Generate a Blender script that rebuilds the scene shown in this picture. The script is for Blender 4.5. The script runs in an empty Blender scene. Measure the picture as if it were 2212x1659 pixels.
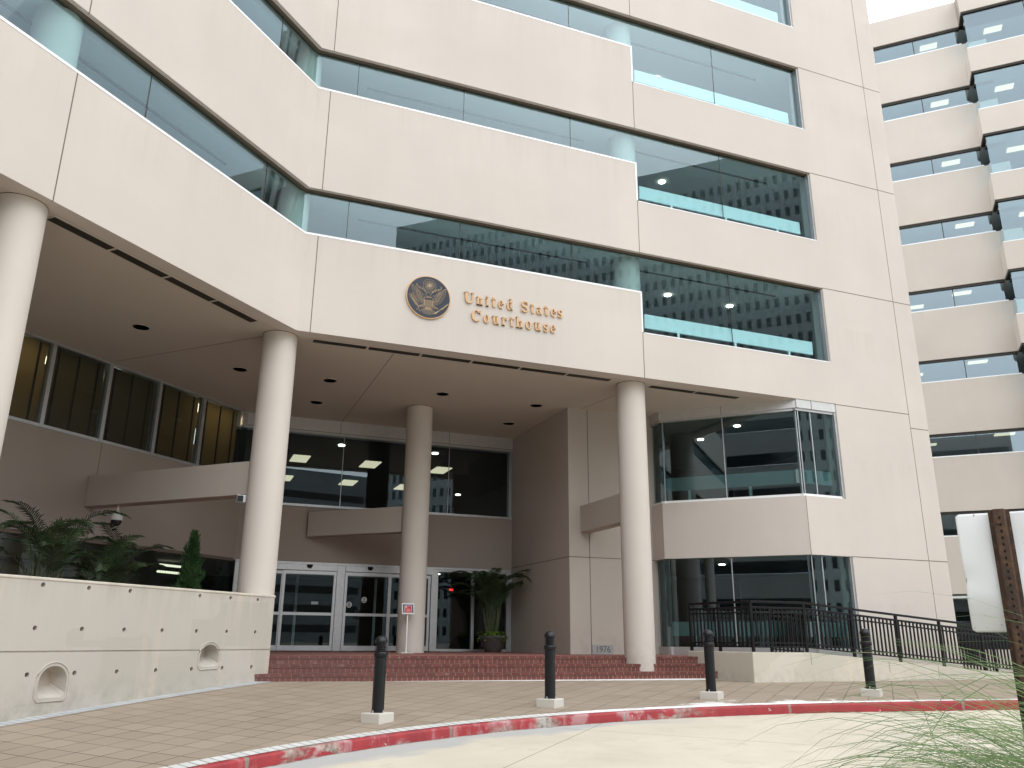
import bpy, bmesh, math, random
from mathutils import Vector, Matrix
SC = bpy.context.scene
COL = SC.collection
s = math.sqrt(.5)
R = math.radians
# ------------------------------------------------------------------ camera
cam_d = bpy.data.cameras.new('camera'); cam = bpy.data.objects.new('camera', cam_d); COL.objects.link(cam)
PITCH, YAW, ROLL, F = R(17.234), R(21.485), R(.497), 1787.8 / 2212
fw = Vector((math.sin(YAW)*math.cos(PITCH), math.cos(YAW)*math.cos(PITCH), math.sin(PITCH)))
rt = Vector((math.cos(YAW), -math.sin(YAW), 0)); up = rt.cross(fw)
r2 = math.cos(ROLL)*rt + math.sin(ROLL)*up; u2 = -math.sin(ROLL)*rt + math.cos(ROLL)*up
m = Matrix((r2, u2, -fw)).transposed().to_4x4()
cam.matrix_world = m
cam_d.sensor_width = 36; cam_d.lens = 36*F; cam_d.clip_start = .05; cam_d.clip_end = 3000
SC.camera = cam
# ------------------------------------------------------------------ light
SUN_EL, SUN_AZ = R(42), R(152)          # azimuth clockwise from +Y
w = bpy.data.worlds.new('World'); SC.world = w; w.use_nodes = True
nt = w.node_tree; bg = nt.nodes['Background']
sky = nt.nodes.new('ShaderNodeTexSky'); sky.sky_type = 'NISHITA'; sky.sun_disc = False
sky.sun_elevation = SUN_EL; sky.sun_rotation = SUN_AZ; sky.dust_density = 4; sky.air_density = 1; sky.ozone_density = 1
hs = nt.nodes.new('ShaderNodeHueSaturation'); hs.inputs['Saturation'].default_value = .22
mx = nt.nodes.new('ShaderNodeMix'); mx.data_type = 'RGBA'; mx.inputs['Factor'].default_value = .75
nt.links.new(sky.outputs[0], hs.inputs['Color']); nt.links.new(hs.outputs[0], mx.inputs['A'])
mx.inputs['B'].default_value = (17.0, 17.9, 18.8, 1)   # even cloud layer over the clear sky
nt.links.new(mx.outputs['Result'], bg.inputs['Color']); bg.inputs['Strength'].default_value = .15
sd = bpy.data.lights.new('sun', 'SUN'); sd.energy = .8; sd.angle = R(74); sd.color = (1, .96, .9)
so = bpy.data.objects.new('sun', sd); COL.objects.link(so)
sdir = Vector((math.sin(SUN_AZ)*math.cos(SUN_EL), math.cos(SUN_AZ)*math.cos(SUN_EL), math.sin(SUN_EL)))
so.rotation_euler = sdir.to_track_quat('Z', 'Y').to_euler(); so.location = (0, -20, 60)
SC.view_settings.view_transform = 'Standard'; SC.view_settings.look = 'None'
SC.view_settings.exposure = .19; SC.view_settings.gamma = 1
SC.cycles.use_denoising = True; SC.cycles.max_bounces = 10; SC.cycles.diffuse_bounces = 5
SC.cycles.transparent_max_bounces = 16; SC.cycles.glossy_bounces = 4; SC.cycles.sample_clamp_indirect = 6
random.seed(7)
# ------------------------------------------------------------------ mesh helpers
class Fr:
    def __init__(q, ox, oy, dx, dy, nx, ny): q.v = (ox, oy, dx, dy, nx, ny)
    def p(q, u, w, z=0.):
        ox, oy, dx, dy, nx, ny = q.v
        return (ox+u*dx+w*nx, oy+u*dy+w*ny, z)
class MB:
    def __init__(q): q.v = []; q.f = []; q.sm = set()
    def add(q, vs, fs, smooth=False):
        b = len(q.v); q.v += [tuple(x) for x in vs]
        for f in fs:
            if smooth: q.sm.add(len(q.f))
            q.f.append(tuple(i+b for i in f))
        return q
    def hexa(q, P):
        return q.add(P, [(0,3,2,1),(4,5,6,7),(0,1,5,4),(1,2,6,5),(2,3,7,6),(3,0,4,7)])
    def box(q, x0, x1, y0, y1, z0, z1):
        return q.hexa([(x0,y0,z0),(x1,y0,z0),(x1,y1,z0),(x0,y1,z0),(x0,y0,z1),(x1,y0,z1),(x1,y1,z1),(x0,y1,z1)])
    def fbox(q, F, u0, u1, w0, w1, z0, z1, m0=0., m1=0., s1=None):
        # m0/m1: mitre shift of the ends per unit depth; z may be a pair (left, right) for sloping pieces
        za = z0 if isinstance(z0, tuple) else (z0, z0); zb = z1 if isinstance(z1, tuple) else (z1, z1)
        P = [F.p(u0+m0*w0, w0), F.p(u1+m1*w0, w0), F.p(u1+m1*w1, w1), F.p(u0+m0*w1, w1)]
        zz = [(za[0], zb[0]), (za[1], zb[1]), (za[1], zb[1]), (za[0], zb[0])]
        return q.hexa([(p[0], p[1], z[0]) for p, z in zip(P, zz)] + [(p[0], p[1], z[1]) for p, z in zip(P, zz)])
    def prism(q, poly, z0, z1):
        n = len(poly)
        return q.add([(x,y,z0) for x,y in poly]+[(x,y,z1) for x,y in poly],
              [tuple(range(n))[::-1], tuple(range(n,2*n))]+[(i,(i+1)%n,n+(i+1)%n,n+i) for i in range(n)])
    def lathe(q, prof, c=(0,0,0), n=32, smooth=True):
        vs = []; fs = []
        for r, z in prof:
            for k in range(n):
                a = 2*math.pi*k/n; vs.append((c[0]+r*math.cos(a), c[1]+r*math.sin(a), c[2]+z))
        for i in range(len(prof)-1):
            for k in range(n):
                fs.append((i*n+k, i*n+(k+1)%n, (i+1)*n+(k+1)%n, (i+1)*n+k))
        q.add(vs, fs, smooth)
        # end caps on vertices of their own, so that the round side keeps level normals
        if prof[0][0] > 1e-6: q.add(vs[:n], [tuple(range(n))[::-1]])
        if prof[-1][0] > 1e-6: q.add(vs[-n:], [tuple(range(n))])
        return q
    def cyl(q, x, y, z0, z1, r, n=32): return q.lathe([(r, z0), (r, z1)], (x, y, 0), n)
    def tube(q, pts, r, n=6, smooth=True):
        pts = [Vector(p) for p in pts]; rr = r if isinstance(r, (list, tuple)) else [r]*len(pts)
        vs = []; fs = []; L = len(pts)
        for i, p in enumerate(pts):
            t = (pts[min(i+1, L-1)]-pts[max(i-1, 0)]).normalized()
            a = t.cross(Vector((0,0,1)) if abs(t.z) < .9 else Vector((1,0,0))).normalized(); b = t.cross(a)
            for k in range(n):
                th = 2*math.pi*k/n; vs.append(p+rr[i]*(math.cos(th)*a+math.sin(th)*b))
        for i in range(L-1):
            for k in range(n): fs.append((i*n+k, i*n+(k+1)%n, (i+1)*n+(k+1)%n, (i+1)*n+k))
        q.add(vs, fs, smooth)
        q.add(vs[:n], [tuple(range(n))[::-1]]); return q.add(vs[-n:], [tuple(range(n))])
    def each(q, name, mat, parent=None, chunk=8):
        # one object per separate piece
        out = []
        for b in range(0, len(q.v), chunk):
            r = MB(); r.add(q.v[b:b+chunk], [tuple(i-b for i in f) for f in q.f if b <= f[0] < b+chunk]); out.append(r.build(name, mat, parent))
        return out
    def build(q, name, mat, parent=None, bevel=0., fix=True):
        me = bpy.data.meshes.new(name); me.from_pydata(q.v, [], q.f)
        if fix:
            bm = bmesh.new(); bm.from_mesh(me); bmesh.ops.recalc_face_normals(bm, faces=bm.faces); bm.to_mesh(me); bm.free()
        for i in q.sm: me.polygons[i].use_smooth = True
        me.materials.append(mat); o = bpy.data.objects.new(name, me); COL.objects.link(o)
        if bevel:
            b = o.modifiers.new('bevel', 'BEVEL'); b.width = bevel; b.segments = 2; b.limit_method = 'ANGLE'; b.angle_limit = R(40)
        if parent is not None:
            o.parent = parent
            o.matrix_parent_inverse = parent.get('mi') and Matrix.Translation(-Vector(parent['mi'])) or Matrix()
        return o
def tag(o, label, cat, group=None, kind=None):
    if label: o['label'] = label
    if cat: o['category'] = cat
    if group: o['group'] = group
    if kind: o['kind'] = kind
    return o
def empty(name, loc, label, cat, group=None, local=False):
    o = bpy.data.objects.new(name, None); COL.objects.link(o); o.location = loc; o.empty_display_size = .2
    if not local: o['mi'] = list(loc)          # children are modelled in world coordinates
    return tag(o, label, cat, group)
def structure(o): o['kind'] = 'structure'; return o
def copy_tree(o, parent=None):
    c = o.copy(); COL.objects.link(c)
    if parent is not None: c.parent = parent
    for ch in [x for x in COL.objects if x.parent == o]: copy_tree(ch, c)
    return c
# ------------------------------------------------------------------ materials
class NT:
    def __init__(q, name):
        q.m = bpy.data.materials.new(name); q.m.use_nodes = True; q.t = q.m.node_tree
        q.b = q.t.nodes['Principled BSDF']; q.out = q.t.nodes['Material Output']
    def n(q, typ, **kw):
        x = q.t.nodes.new('ShaderNode'+typ)
        for k, v in kw.items():
            if k in x.inputs.keys(): q.set(x.inputs[k], v)
            else: setattr(x, k, v)
        return x
    def set(q, inp, v):
        if isinstance(v, bpy.types.NodeSocket): q.t.links.new(v, inp)
        else: inp.default_value = v
    def math(q, op, a, b=0., clamp=False):
        x = q.t.nodes.new('ShaderNodeMath'); x.operation = op; x.use_clamp = clamp
        q.set(x.inputs[0], a); q.set(x.inputs[1], b); return x.outputs[0]
    def mix(q, f, a, b, blend='MIX'):
        x = q.t.nodes.new('ShaderNodeMix'); x.data_type = 'RGBA'; x.blend_type = blend
        q.set(x.inputs['Factor'], f); q.set(x.inputs['A'], a if isinstance(a, bpy.types.NodeSocket) else (*a[:3], 1)); q.set(x.inputs['B'], b if isinstance(b, bpy.types.NodeSocket) else (*b[:3], 1))
        return x.outputs['Result']
    def ramp(q, v, p0, p1):
        x = q.t.nodes.new('ShaderNodeMapRange'); x.clamp = True
        q.set(x.inputs['Value'], v); x.inputs['From Min'].default_value = p0; x.inputs['From Max'].default_value = p1
        return x.outputs[0]
    def co(q): return q.t.nodes.new('ShaderNodeTexCoord').outputs['Object']
    def map(q, v, scale=(1,1,1), rot=(0,0,0), loc=(0,0,0)):
        x = q.t.nodes.new('ShaderNodeMapping'); q.t.links.new(v, x.inputs[0])
        x.inputs['Scale'].default_value = scale; x.inputs['Rotation'].default_value = rot; x.inputs['Location'].default_value = loc
        return x.outputs[0]
    def noise(q, v, scale, detail=4., rough=.55):
        x = q.t.nodes.new('ShaderNodeTexNoise'); q.t.links.new(v, x.inputs['Vector'])
        x.inputs['Scale'].default_value = scale; x.inputs['Detail'].default_value = detail; x.inputs['Roughness'].default_value = rough
        return x.outputs[0]
    def bump(q, h, strength=.2, dist=.01):
        x = q.t.nodes.new('ShaderNodeBump'); q.t.links.new(h, x.inputs['Height'])
        x.inputs['Strength'].default_value = strength; x.inputs['Distance'].default_value = dist
        q.t.links.new(x.outputs[0], q.b.inputs['Normal'])
    def fin(q, col, rough=.7, metal=0., spec=.5):
        q.set(q.b.inputs['Base Color'], col if isinstance(col, bpy.types.NodeSocket) else (*col[:3], 1))
        q.set(q.b.inputs['Roughness'], rough); q.b.inputs['Metallic'].default_value = metal
        q.b.inputs['Specular IOR Level'].default_value = spec
        return q.m
    def xyz(q, v):
        x = q.t.nodes.new('ShaderNodeSeparateXYZ'); q.t.links.new(v, x.inputs[0]); return x.outputs
    def comb(q, x, y, z=0.):
        c = q.t.nodes.new('ShaderNodeCombineXYZ')
        for i, v in enumerate((x, y, z)): q.set(c.inputs[i], v)
        return c.outputs[0]
    def planar(q):
        # (distance along the wall, height) on upright faces, (x, y) on level ones
        g = q.t.nodes.new('ShaderNodeNewGeometry'); co = q.co(); o = q.xyz(co); nn = q.xyz(g.outputs['Normal'])
        u = q.math('ADD', q.math('MULTIPLY', q.math('MULTIPLY', nn[1], -1.), o[0]), q.math('MULTIPLY', nn[0], o[1]))
        lv = q.math('GREATER_THAN', q.math('ABSOLUTE', nn[2]), .7)
        mxv = q.t.nodes.new('ShaderNodeMix'); mxv.data_type = 'VECTOR'
        q.set(mxv.inputs['Factor'], lv); q.set(mxv.inputs['A'], q.comb(u, o[2])); q.set(mxv.inputs['B'], q.comb(o[0], o[1]))
        return mxv.outputs['Result']
def plain(name, col, rough=.6, metal=0., spec=.5, var=.0, scale=8.):
    q = NT(name)
    if var:
        n_ = q.noise(q.co(), scale); c = q.mix(q.ramp(n_, .3, .7), tuple(x*(1-var) for x in col), tuple(min(1, x*(1+var)) for x in col))
        return q.fin(c, rough, metal, spec)
    return q.fin(col, rough, metal, spec)
def concrete(name, col, streak=.15, mott=.09, stain=False, rough=.85, bump=.12, patch=False, base_dirt=None):
    q = NT(name); v = q.co()
    a = q.ramp(q.noise(v, .35, 5), .3, .7); b = q.ramp(q.noise(q.map(v, (1.6, 1.6, .16)), 1., 5, .6), .45, .8)
    d = q.ramp(q.noise(q.map(v, (.4, .4, 2.2)), 1.2, 4), .35, .75)
    c = q.mix(a, tuple(x*(1-mott) for x in col), tuple(x*(1+mott*.5) for x in col))
    dark = (col[0]*.86, col[1]*.85, col[2]*.84)
    c = q.mix(q.math('MULTIPLY', b, streak*2.4), c, dark)
    c = q.mix(q.math('MULTIPLY', d, .22), c, (col[0]*.97, col[1]*1.0, col[2]*.95))
    oi = q.t.nodes.new('ShaderNodeObjectInfo').outputs['Random']
    c = q.mix(q.math('MULTIPLY', oi, .5), c, (col[0]*.95, col[1]*.95, col[2]*.945))
    c = q.mix(q.math('MULTIPLY', q.ramp(q.noise(q.map(v, (.22, .22, .9)), 1., 6, .65), .48, .62), .30), c, (col[0]*.93, col[1]*.935, col[2]*.90))
    zf = q.math('FRACT', q.math('DIVIDE', q.math('SUBTRACT', q.xyz(v)[2], 8.89), 3.93))
    sk = q.math('MULTIPLY', q.ramp(zf, .72, 1.), q.ramp(q.noise(q.map(v, (5, 5, .25)), 1., 5, .7), .48, .72))
    c = q.mix(q.math('MULTIPLY', sk, streak*2.6), c, (col[0]*.80, col[1]*.79, col[2]*.77))
    if base_dirt is not None:
        bd = q.math('MULTIPLY', q.ramp(q.xyz(v)[2], base_dirt+.9, base_dirt), q.ramp(q.noise(v, 4, 6, .7), .45, .7))
        c = q.mix(q.math('MULTIPLY', bd, .45), c, (.26, .23, .20))
    if stain:   # weathering below the raised lettering and seal
        o = q.xyz(v)
        msk = q.math('MULTIPLY', q.ramp(o[0], 4.0, 4.5), q.ramp(o[0], 8.9, 8.3)); msk = q.math('MULTIPLY', msk, q.ramp(o[2], 8.0, 7.4))
        st = q.ramp(q.noise(q.map(v, (9, 9, .5)), 1., 4, .7), .35, .75)
        c = q.mix(q.math('MULTIPLY', q.math('MULTIPLY', msk, st), .55), c, (col[0]*.86, col[1]*.9, col[2]*.93))
    if patch:
        pn = q.t.nodes.new('ShaderNodeTexVoronoi'); pn.distance = 'CHEBYCHEV'; q.t.links.new(q.map(v, (1, 1, 1.3), (0, 0, R(45))), pn.inputs['Vector']); pn.inputs['Scale'].default_value = 1.1
        pc = q.xyz(pn.outputs['Color'])
        c = q.mix(q.math('MULTIPLY', q.ramp(pc[0], .5, .53), .6), c, (col[0]*.86, col[1]*.875, col[2]*.84))
        st = q.ramp(q.noise(q.map(v, (2.2, 2.2, .25)), 1., 4), .55, .72)
        c = q.mix(q.math('MULTIPLY', st, .55), c, (col[0]*1.22, col[1]*1.10, col[2]*.98))
        o = q.xyz(v); low = q.math('MULTIPLY', q.ramp(o[2], -.5, -1.1), q.ramp(q.noise(v, 5, 5), .4, .7))
        c = q.mix(q.math('MULTIPLY', low, .5), c, (.22, .2, .17)); tp = q.math('MULTIPLY', q.ramp(o[2], .35, .8), q.ramp(q.noise(q.map(v, (3, 3, .4)), 1., 5, .7), .45, .7)); c = q.mix(q.math('MULTIPLY', tp, .4), c, (.27, .25, .22))
    q.bump(q.noise(v, 55, 6, .7), bump, .004)
    return q.fin(c, rough, 0, .3)
def glass(name, tint, refl=1.5, base=0.0):
    q = NT(name); t = q.t
    ge = q.n('NewGeometry'); dt = q.t.nodes.new('ShaderNodeVectorMath'); dt.operation = 'DOT_PRODUCT'
    t.links.new(ge.outputs['Incoming'], dt.inputs[0]); t.links.new(ge.outputs['Normal'], dt.inputs[1])
    k = q.math('SUBTRACT', 1., q.math('ABSOLUTE', dt.outputs['Value'])); k = q.math('POWER', k, 5.)
    k = q.math('MULTIPLY', q.math('ADD', q.math('MULTIPLY', k, .955), .045), refl); k = q.math('ADD', k, base, True)
    tr = q.n('BsdfTransparent'); tr.inputs[0].default_value = (*tint, 1)
    gl = q.n('BsdfGlossy'); gl.inputs['Color'].default_value = (.82, .92, 1, 1); gl.inputs['Roughness'].default_value = .0
    bu = q.n('Bump'); bu.inputs['Strength'].default_value = .018; bu.inputs['Distance'].default_value = .02
    t.links.new(q.noise(q.co(), .45, 2), bu.inputs['Height']); t.links.new(bu.outputs[0], gl.inputs['Normal'])
    mx = q.n('MixShader'); t.links.new(k, mx.inputs[0]); t.links.new(tr.outputs[0], mx.inputs[1]); t.links.new(gl.outputs[0], mx.inputs[2])
    t.links.new(mx.outputs[0], q.out.inputs['Surface'])
    return q.m
def emit(name, col, st, grid=False):
    q = NT(name); e = q.n('Emission'); e.inputs[0].default_value = (*col, 1); e.inputs[1].default_value = st
    if grid:
        o = q.xyz(q.co())
        k = q.math('GREATER_THAN', q.math('FRACT', q.math('MULTIPLY', q.math('ADD', o[0], o[1]), 7.)), .18)
        q.t.links.new(q.math('MULTIPLY', q.math('ADD', q.math('MULTIPLY', k, .45), .55), st), e.inputs[1])
    q.t.links.new(e.outputs[0], q.out.inputs['Surface']); return q.m
WALL = (.60, .542, .497)
M = {}
M['wall'] = concrete('precast_concrete', WALL)
M['wall_sign'] = concrete('precast_concrete_weathered', WALL, stain=True)
M['wall_c'] = concrete('precast_concrete_rose', (.565, .505, .45), streak=.13)
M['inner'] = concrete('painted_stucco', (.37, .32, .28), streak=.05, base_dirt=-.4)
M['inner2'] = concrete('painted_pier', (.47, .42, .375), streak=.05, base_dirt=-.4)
M['column'] = concrete('painted_column', (.60, .548, .497), streak=.06, bump=.04, base_dirt=-.7)
M['soffit'] = concrete('soffit_plaster', (.54, .49, .43), streak=.02, mott=.04, bump=.08)
M['planter'] = concrete('board_formed_concrete', (.50, .462, .415), patch=True, bump=.2)
M['ramp'] = concrete('ramp_concrete', (.60, .555, .48), patch=True)
M['block'] = concrete('bollard_footing', (.60, .57, .52), mott=.12, bump=.3)
M['joint'] = plain('sealant', (.16, .125, .10), .8)
M['recess'] = plain('head_shade', (.11, .085, .06), .8)  # dark brown standing in for shade on the spandrel undersides
M['alu'] = plain('anodised_aluminium', (.52, .53, .54), .42, .75, var=.06)
M['white'] = plain('white_metal', (.80, .81, .82), .4, var=.03)
M['silver'] = plain('satin_panel', (.60, .60, .59), .38, .55, var=.04)
M['reflector'] = plain('lamp_reflector', (.22, .21, .20), .4, .0)
M['bronze'] = plain('dark_bronze', (.04, .035, .03), .45, .4)
M['black'] = plain('black_paint', (.007, .008, .010), .34, 0, .35)
M['rail'] = plain('black_rail_paint', (.006, .006, .007), .4, 0, .25)
M['glass'] = glass('tinted_glass', (.79, .90, .915), 1.1, .0)
M['glass_wing'] = glass('wing_glass', (.80, .90, .91), 2.1, .02)
M['glass_bay'] = glass('bay_glass', (.66, .78, .78), 1.7, .0)
M['glass_low'] = glass('clear_glass', (.72, .80, .79), 1.15)
M['ceil'] = plain('ceiling_tile', (.62, .64, .64), .9, var=.04)
M['carpet'] = plain('carpet', (.05, .05, .055), .95)
M['room'] = plain('room_wall', (.20, .20, .19), .9)
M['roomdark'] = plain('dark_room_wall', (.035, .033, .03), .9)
M['knee'] = plain('convector_cover', (.80, .88, .86), .5)
M['cover'] = plain('grey_cover', (.20, .26, .26), .6)
M['blind_lamp'] = emit('office_lamp', (1, .82, .55), 6)
M['lamp'] = emit('lamp_lens', (1, .93, .75), 9)
M['panel_lamp'] = emit('fluorescent_lens', (1, .83, .60), 1.1, True)
M['panel_lamp_w'] = emit('fluorescent_lens_bright', (1, .9, .68), 1.7, True)
M['red_led'] = emit('red_led', (1, .02, .01), 3)
M['blind'] = plain('wood_blind', (.34, .19, .075), .6, var=.15, scale=3)
M['blind_dark'] = plain('wood_blind_dark', (.13, .09, .055), .6, var=.15, scale=3)
for k_ in ('blind', 'blind_dark'):
    tr_ = M[k_].node_tree; pb = tr_.nodes['Principled BSDF']; tl = tr_.nodes.new('ShaderNodeBsdfTranslucent'); ms = tr_.nodes.new('ShaderNodeMixShader')
    tl.inputs[0].default_value = (.28, .18, .085, 1) if k_ == 'blind' else (.10, .065, .03, 1); ms.inputs[0].default_value = .45
    tr_.links.new(pb.outputs[0], ms.inputs[1]); tr_.links.new(tl.outputs[0], ms.inputs[2]); tr_.links.new(ms.outputs[0], tr_.nodes['Material Output'].inputs['Surface'])
M['gold'] = plain('gilt_bronze', (.60, .385, .205), .55, .1)
M['goldline'] = plain('gilt_line', (.66, .50, .30), .5, .2)
M['navy'] = plain('navy_enamel', (.018, .024, .042), .3, 0, .4)
# ------------------------------------------------------------------ ground
def Sz(x, y):
    x = min(max(x, -7), 20.5); y = min(max(y, 3.), 19)
    return max(-2.29617+.0962696*x+.08449*y-.0056758*x*y, -1.55+.0*x)
CX, CY, KR = 7.238, -.9147, 13.377
def road_z(x, y):
    d = math.hypot(x-CX, y-CY); a = Sz(x, y)-.138
    if d > KR: return a
    t = min(1, max(0, (d-5)/(KR-5))); px, py = CX+(x-CX)/max(d, .1)*KR, CY+(y-CY)/max(d, .1)*KR
    if py < 3: return -1.6
    e = Sz(px, py)-.138
    return -1.56*(1-t)+e*t if d > .1 else -1.56
def street_mat():
    q = NT('street_concrete'); v = q.co(); o = q.xyz(v)
    c = q.mix(q.ramp(q.noise(v, .5, 6), .35, .7), (.53, .475, .385), (.60, .55, .455))
    c = q.mix(q.math('MULTIPLY', q.ramp(q.noise(v, 2.4, 6, .7), .52, .75), .5), c, (.40, .365, .29))
    dx = q.math('SUBTRACT', o[0], CX); dy = q.math('SUBTRACT', o[1], CY)
    rr = q.math('SQRT', q.math('ADD', q.math('MULTIPLY', dx, dx), q.math('MULTIPLY', dy, dy)))
    wob = q.math('MULTIPLY', q.math('SUBTRACT', q.noise(v, .8, 3), .5), 1.5)
    g = q.ramp(q.math('ADD', rr, wob), KR-.62, KR-.38); left = q.ramp(o[0], 8.4, 6.6)
    c = q.mix(q.math('MULTIPLY', q.math('MULTIPLY', g, left), .75), c, (.36, .375, .39))
    tyre = q.math('MULTIPLY', q.ramp(q.math('ABSOLUTE', q.math('SUBTRACT', q.math('ADD', rr, q.math('MULTIPLY', wob, .3)), KR-2.6)), .9, .1), q.ramp(q.noise(q.map(v, (1.3, 1.3, 1)), 1., 6, .7), .42, .62))
    c = q.mix(q.math('MULTIPLY', tyre, .22), c, (.36, .33, .27))
    spk = q.ramp(q.noise(v, 3.1, 8, .8), .66, .70); c = q.mix(q.math('MULTIPLY', spk, .35), c, (.30, .27, .21))
    c = q.mix(q.math('MULTIPLY', q.ramp(q.noise(v, 90, 4, .8), .45, .75), .18), c, (.30, .27, .22))
    edge = q.math('MULTIPLY', q.ramp(rr, KR-.06, KR-.01), q.ramp(q.noise(v, 6, 4), .3, .55))
    c = q.mix(q.math('MULTIPLY', edge, .8), c, (.10, .09, .06))
    for e, ph in ((q.math('SUBTRACT', o[0], o[1]), 5.96), (q.math('ADD', o[0], o[1]), -17.8)):
        t = q.math('ABSOLUTE', q.math('SUBTRACT', q.math('FRACT', q.math('ADD', q.math('DIVIDE', q.math('ADD', e, ph), 6.6), .5)), .5))
        c = q.mix(q.math('MULTIPLY', q.math('LESS_THAN', t, .0016), .75), c, (.13, .12, .08))
    q.bump(q.noise(v, 70, 6, .75), .25, .004)
    return q.fin(c, .85, 0, .25)
M['street'] = street_mat()
mb = MB(); xs = [-900, -300, -100, -40, -18] + [-12+1.0*i for i in range(47)] + [42, 80, 200, 500, 900]
ys = [-900, -300, -100, -40] + [-16+1.0*i for i in range(47)] + [45, 100, 300, 900]
nx = len(xs)
mb.add([(x, y, road_z(x, y)-(.0 if y < 18 else .25)) for y in ys for x in xs],
       [(j*nx+i, j*nx+i+1, (j+1)*nx+i+1, (j+1)*nx+i) for j in range(len(ys)-1) for i in range(nx-1)], True)
structure(mb.build('street', M['street'], fix=False))
def polar_strip(r0, r1, a0, a1, na, nr, zf):
    q = MB(); vs = []
    for j in range(nr+1):
        for i in range(na+1):
            a = a0+(a1-a0)*i/na; r = r0+(r1-r0)*j/nr; x, y = CX+r*math.sin(a), CY+r*math.cos(a)
            vs.append((x, y, zf(x, y)))
    q.add(vs, [(j*(na+1)+i, j*(na+1)+i+1, (j+1)*(na+1)+i+1, (j+1)*(na+1)+i)[::-1] for j in range(nr) for i in range(na)], True)
    return q
def paver_mat():
    q = NT('tan_pavers'); v = q.co(); r = q.map(v, (1, 1, 1), (0, 0, R(-45)))
    br = q.n('TexBrick', offset=0.0, squash=1.0); q.t.links.new(r, br.inputs['Vector'])
    for k, x in (('Scale', 1), ('Mortar Size', .010), ('Brick Width', .41), ('Row Height', .41), ('Bias', 0), ('Mortar Smooth', .3)): br.inputs[k].default_value = x
    br.inputs['Color1'].default_value = (.275, .22, .167, 1); br.inputs['Color2'].default_value = (.325, .265, .203, 1); br.inputs['Mortar'].default_value = (.075, .058, .042, 1)
    c = q.mix(q.math('MULTIPLY', q.ramp(q.noise(v, 1.1, 6, .65), .35, .7), .5), br.outputs['Color'], (.33, .27, .21))
    wear = q.ramp(q.noise(v, .9, 3), .50, .66)       # joints that are filled with sand
    c = q.mix(q.math('MULTIPLY', q.math('MULTIPLY', br.outputs['Fac'], wear), .6), c, (.24, .195, .15))
    o = q.xyz(v); dx = q.math('SUBTRACT', o[0], CX); dy = q.math('SUBTRACT', o[1], CY)
    rr = q.math('SQRT', q.math('ADD', q.math('MULTIPLY', dx, dx), q.math('MULTIPLY', dy, dy)))
    near = q.math('MULTIPLY', q.ramp(rr, KR+1.3, KR+.2), q.math('MULTIPLY', q.ramp(o[0], 6.5, 8.5), q.ramp(o[0], 12.6, 10.8)))
    sp = q.ramp(q.math('ADD', q.noise(r, 1.6, 5, .6), q.math('MULTIPLY', near, .22)), .70, .76)
    c = q.mix(q.math('MULTIPLY', q.math('MULTIPLY', sp, near), .9), c, (.86, .86, .86))   # efflorescence
    q.bump(q.math('ADD', q.math('MULTIPLY', br.outputs['Fac'], -1.), q.math('MULTIPLY', q.noise(v, 40, 5), .4)), .35, .006)
    return q.fin(c, .8, 0, .3)
def border_mat(name, polar, c1, c2, mort):
    q = NT(name); v = q.co()
    if polar:
        o = q.xyz(v); dx = q.math('SUBTRACT', o[0], CX); dy = q.math('SUBTRACT', o[1], CY)
        rr = q.math('SQRT', q.math('ADD', q.math('MULTIPLY', dx, dx), q.math('MULTIPLY', dy, dy)))
        r = q.comb(q.math('MULTIPLY', q.math('ARCTAN2', dx, dy), KR), q.math('SUBTRACT', rr, KR-2))
    else: r = q.map(v, (1, 1, 1), (0, 0, R(-45)))
    br = q.n('TexBrick', offset=0.0); q.t.links.new(r, br.inputs['Vector'])
    for k, x in (('Scale', 1), ('Mortar Size', .010), ('Brick Width', .13), ('Row Height', .6), ('Bias', 0)): br.inputs[k].default_value = x
    br.inputs['Color1'].default_value = (*c1, 1); br.inputs['Color2'].default_value = (*c2, 1); br.inputs['Mortar'].default_value = (*mort, 1)
    c = q.mix(q.math('MULTIPLY', q.ramp(q.noise(v, 3, 5), .4, .7), .5), br.outputs['Color'], c2)
    if polar:
        o = q.xyz(v); k = q.math('MULTIPLY', q.ramp(o[0], 4.6, 7.2), q.ramp(o[0], 13.5, 11.5))
        c = q.mix(q.math('MULTIPLY', k, q.ramp(q.noise(v, 2.2, 5), .32, .5)), c, (.84, .84, .84))
    return q.fin(c, .8)
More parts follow.
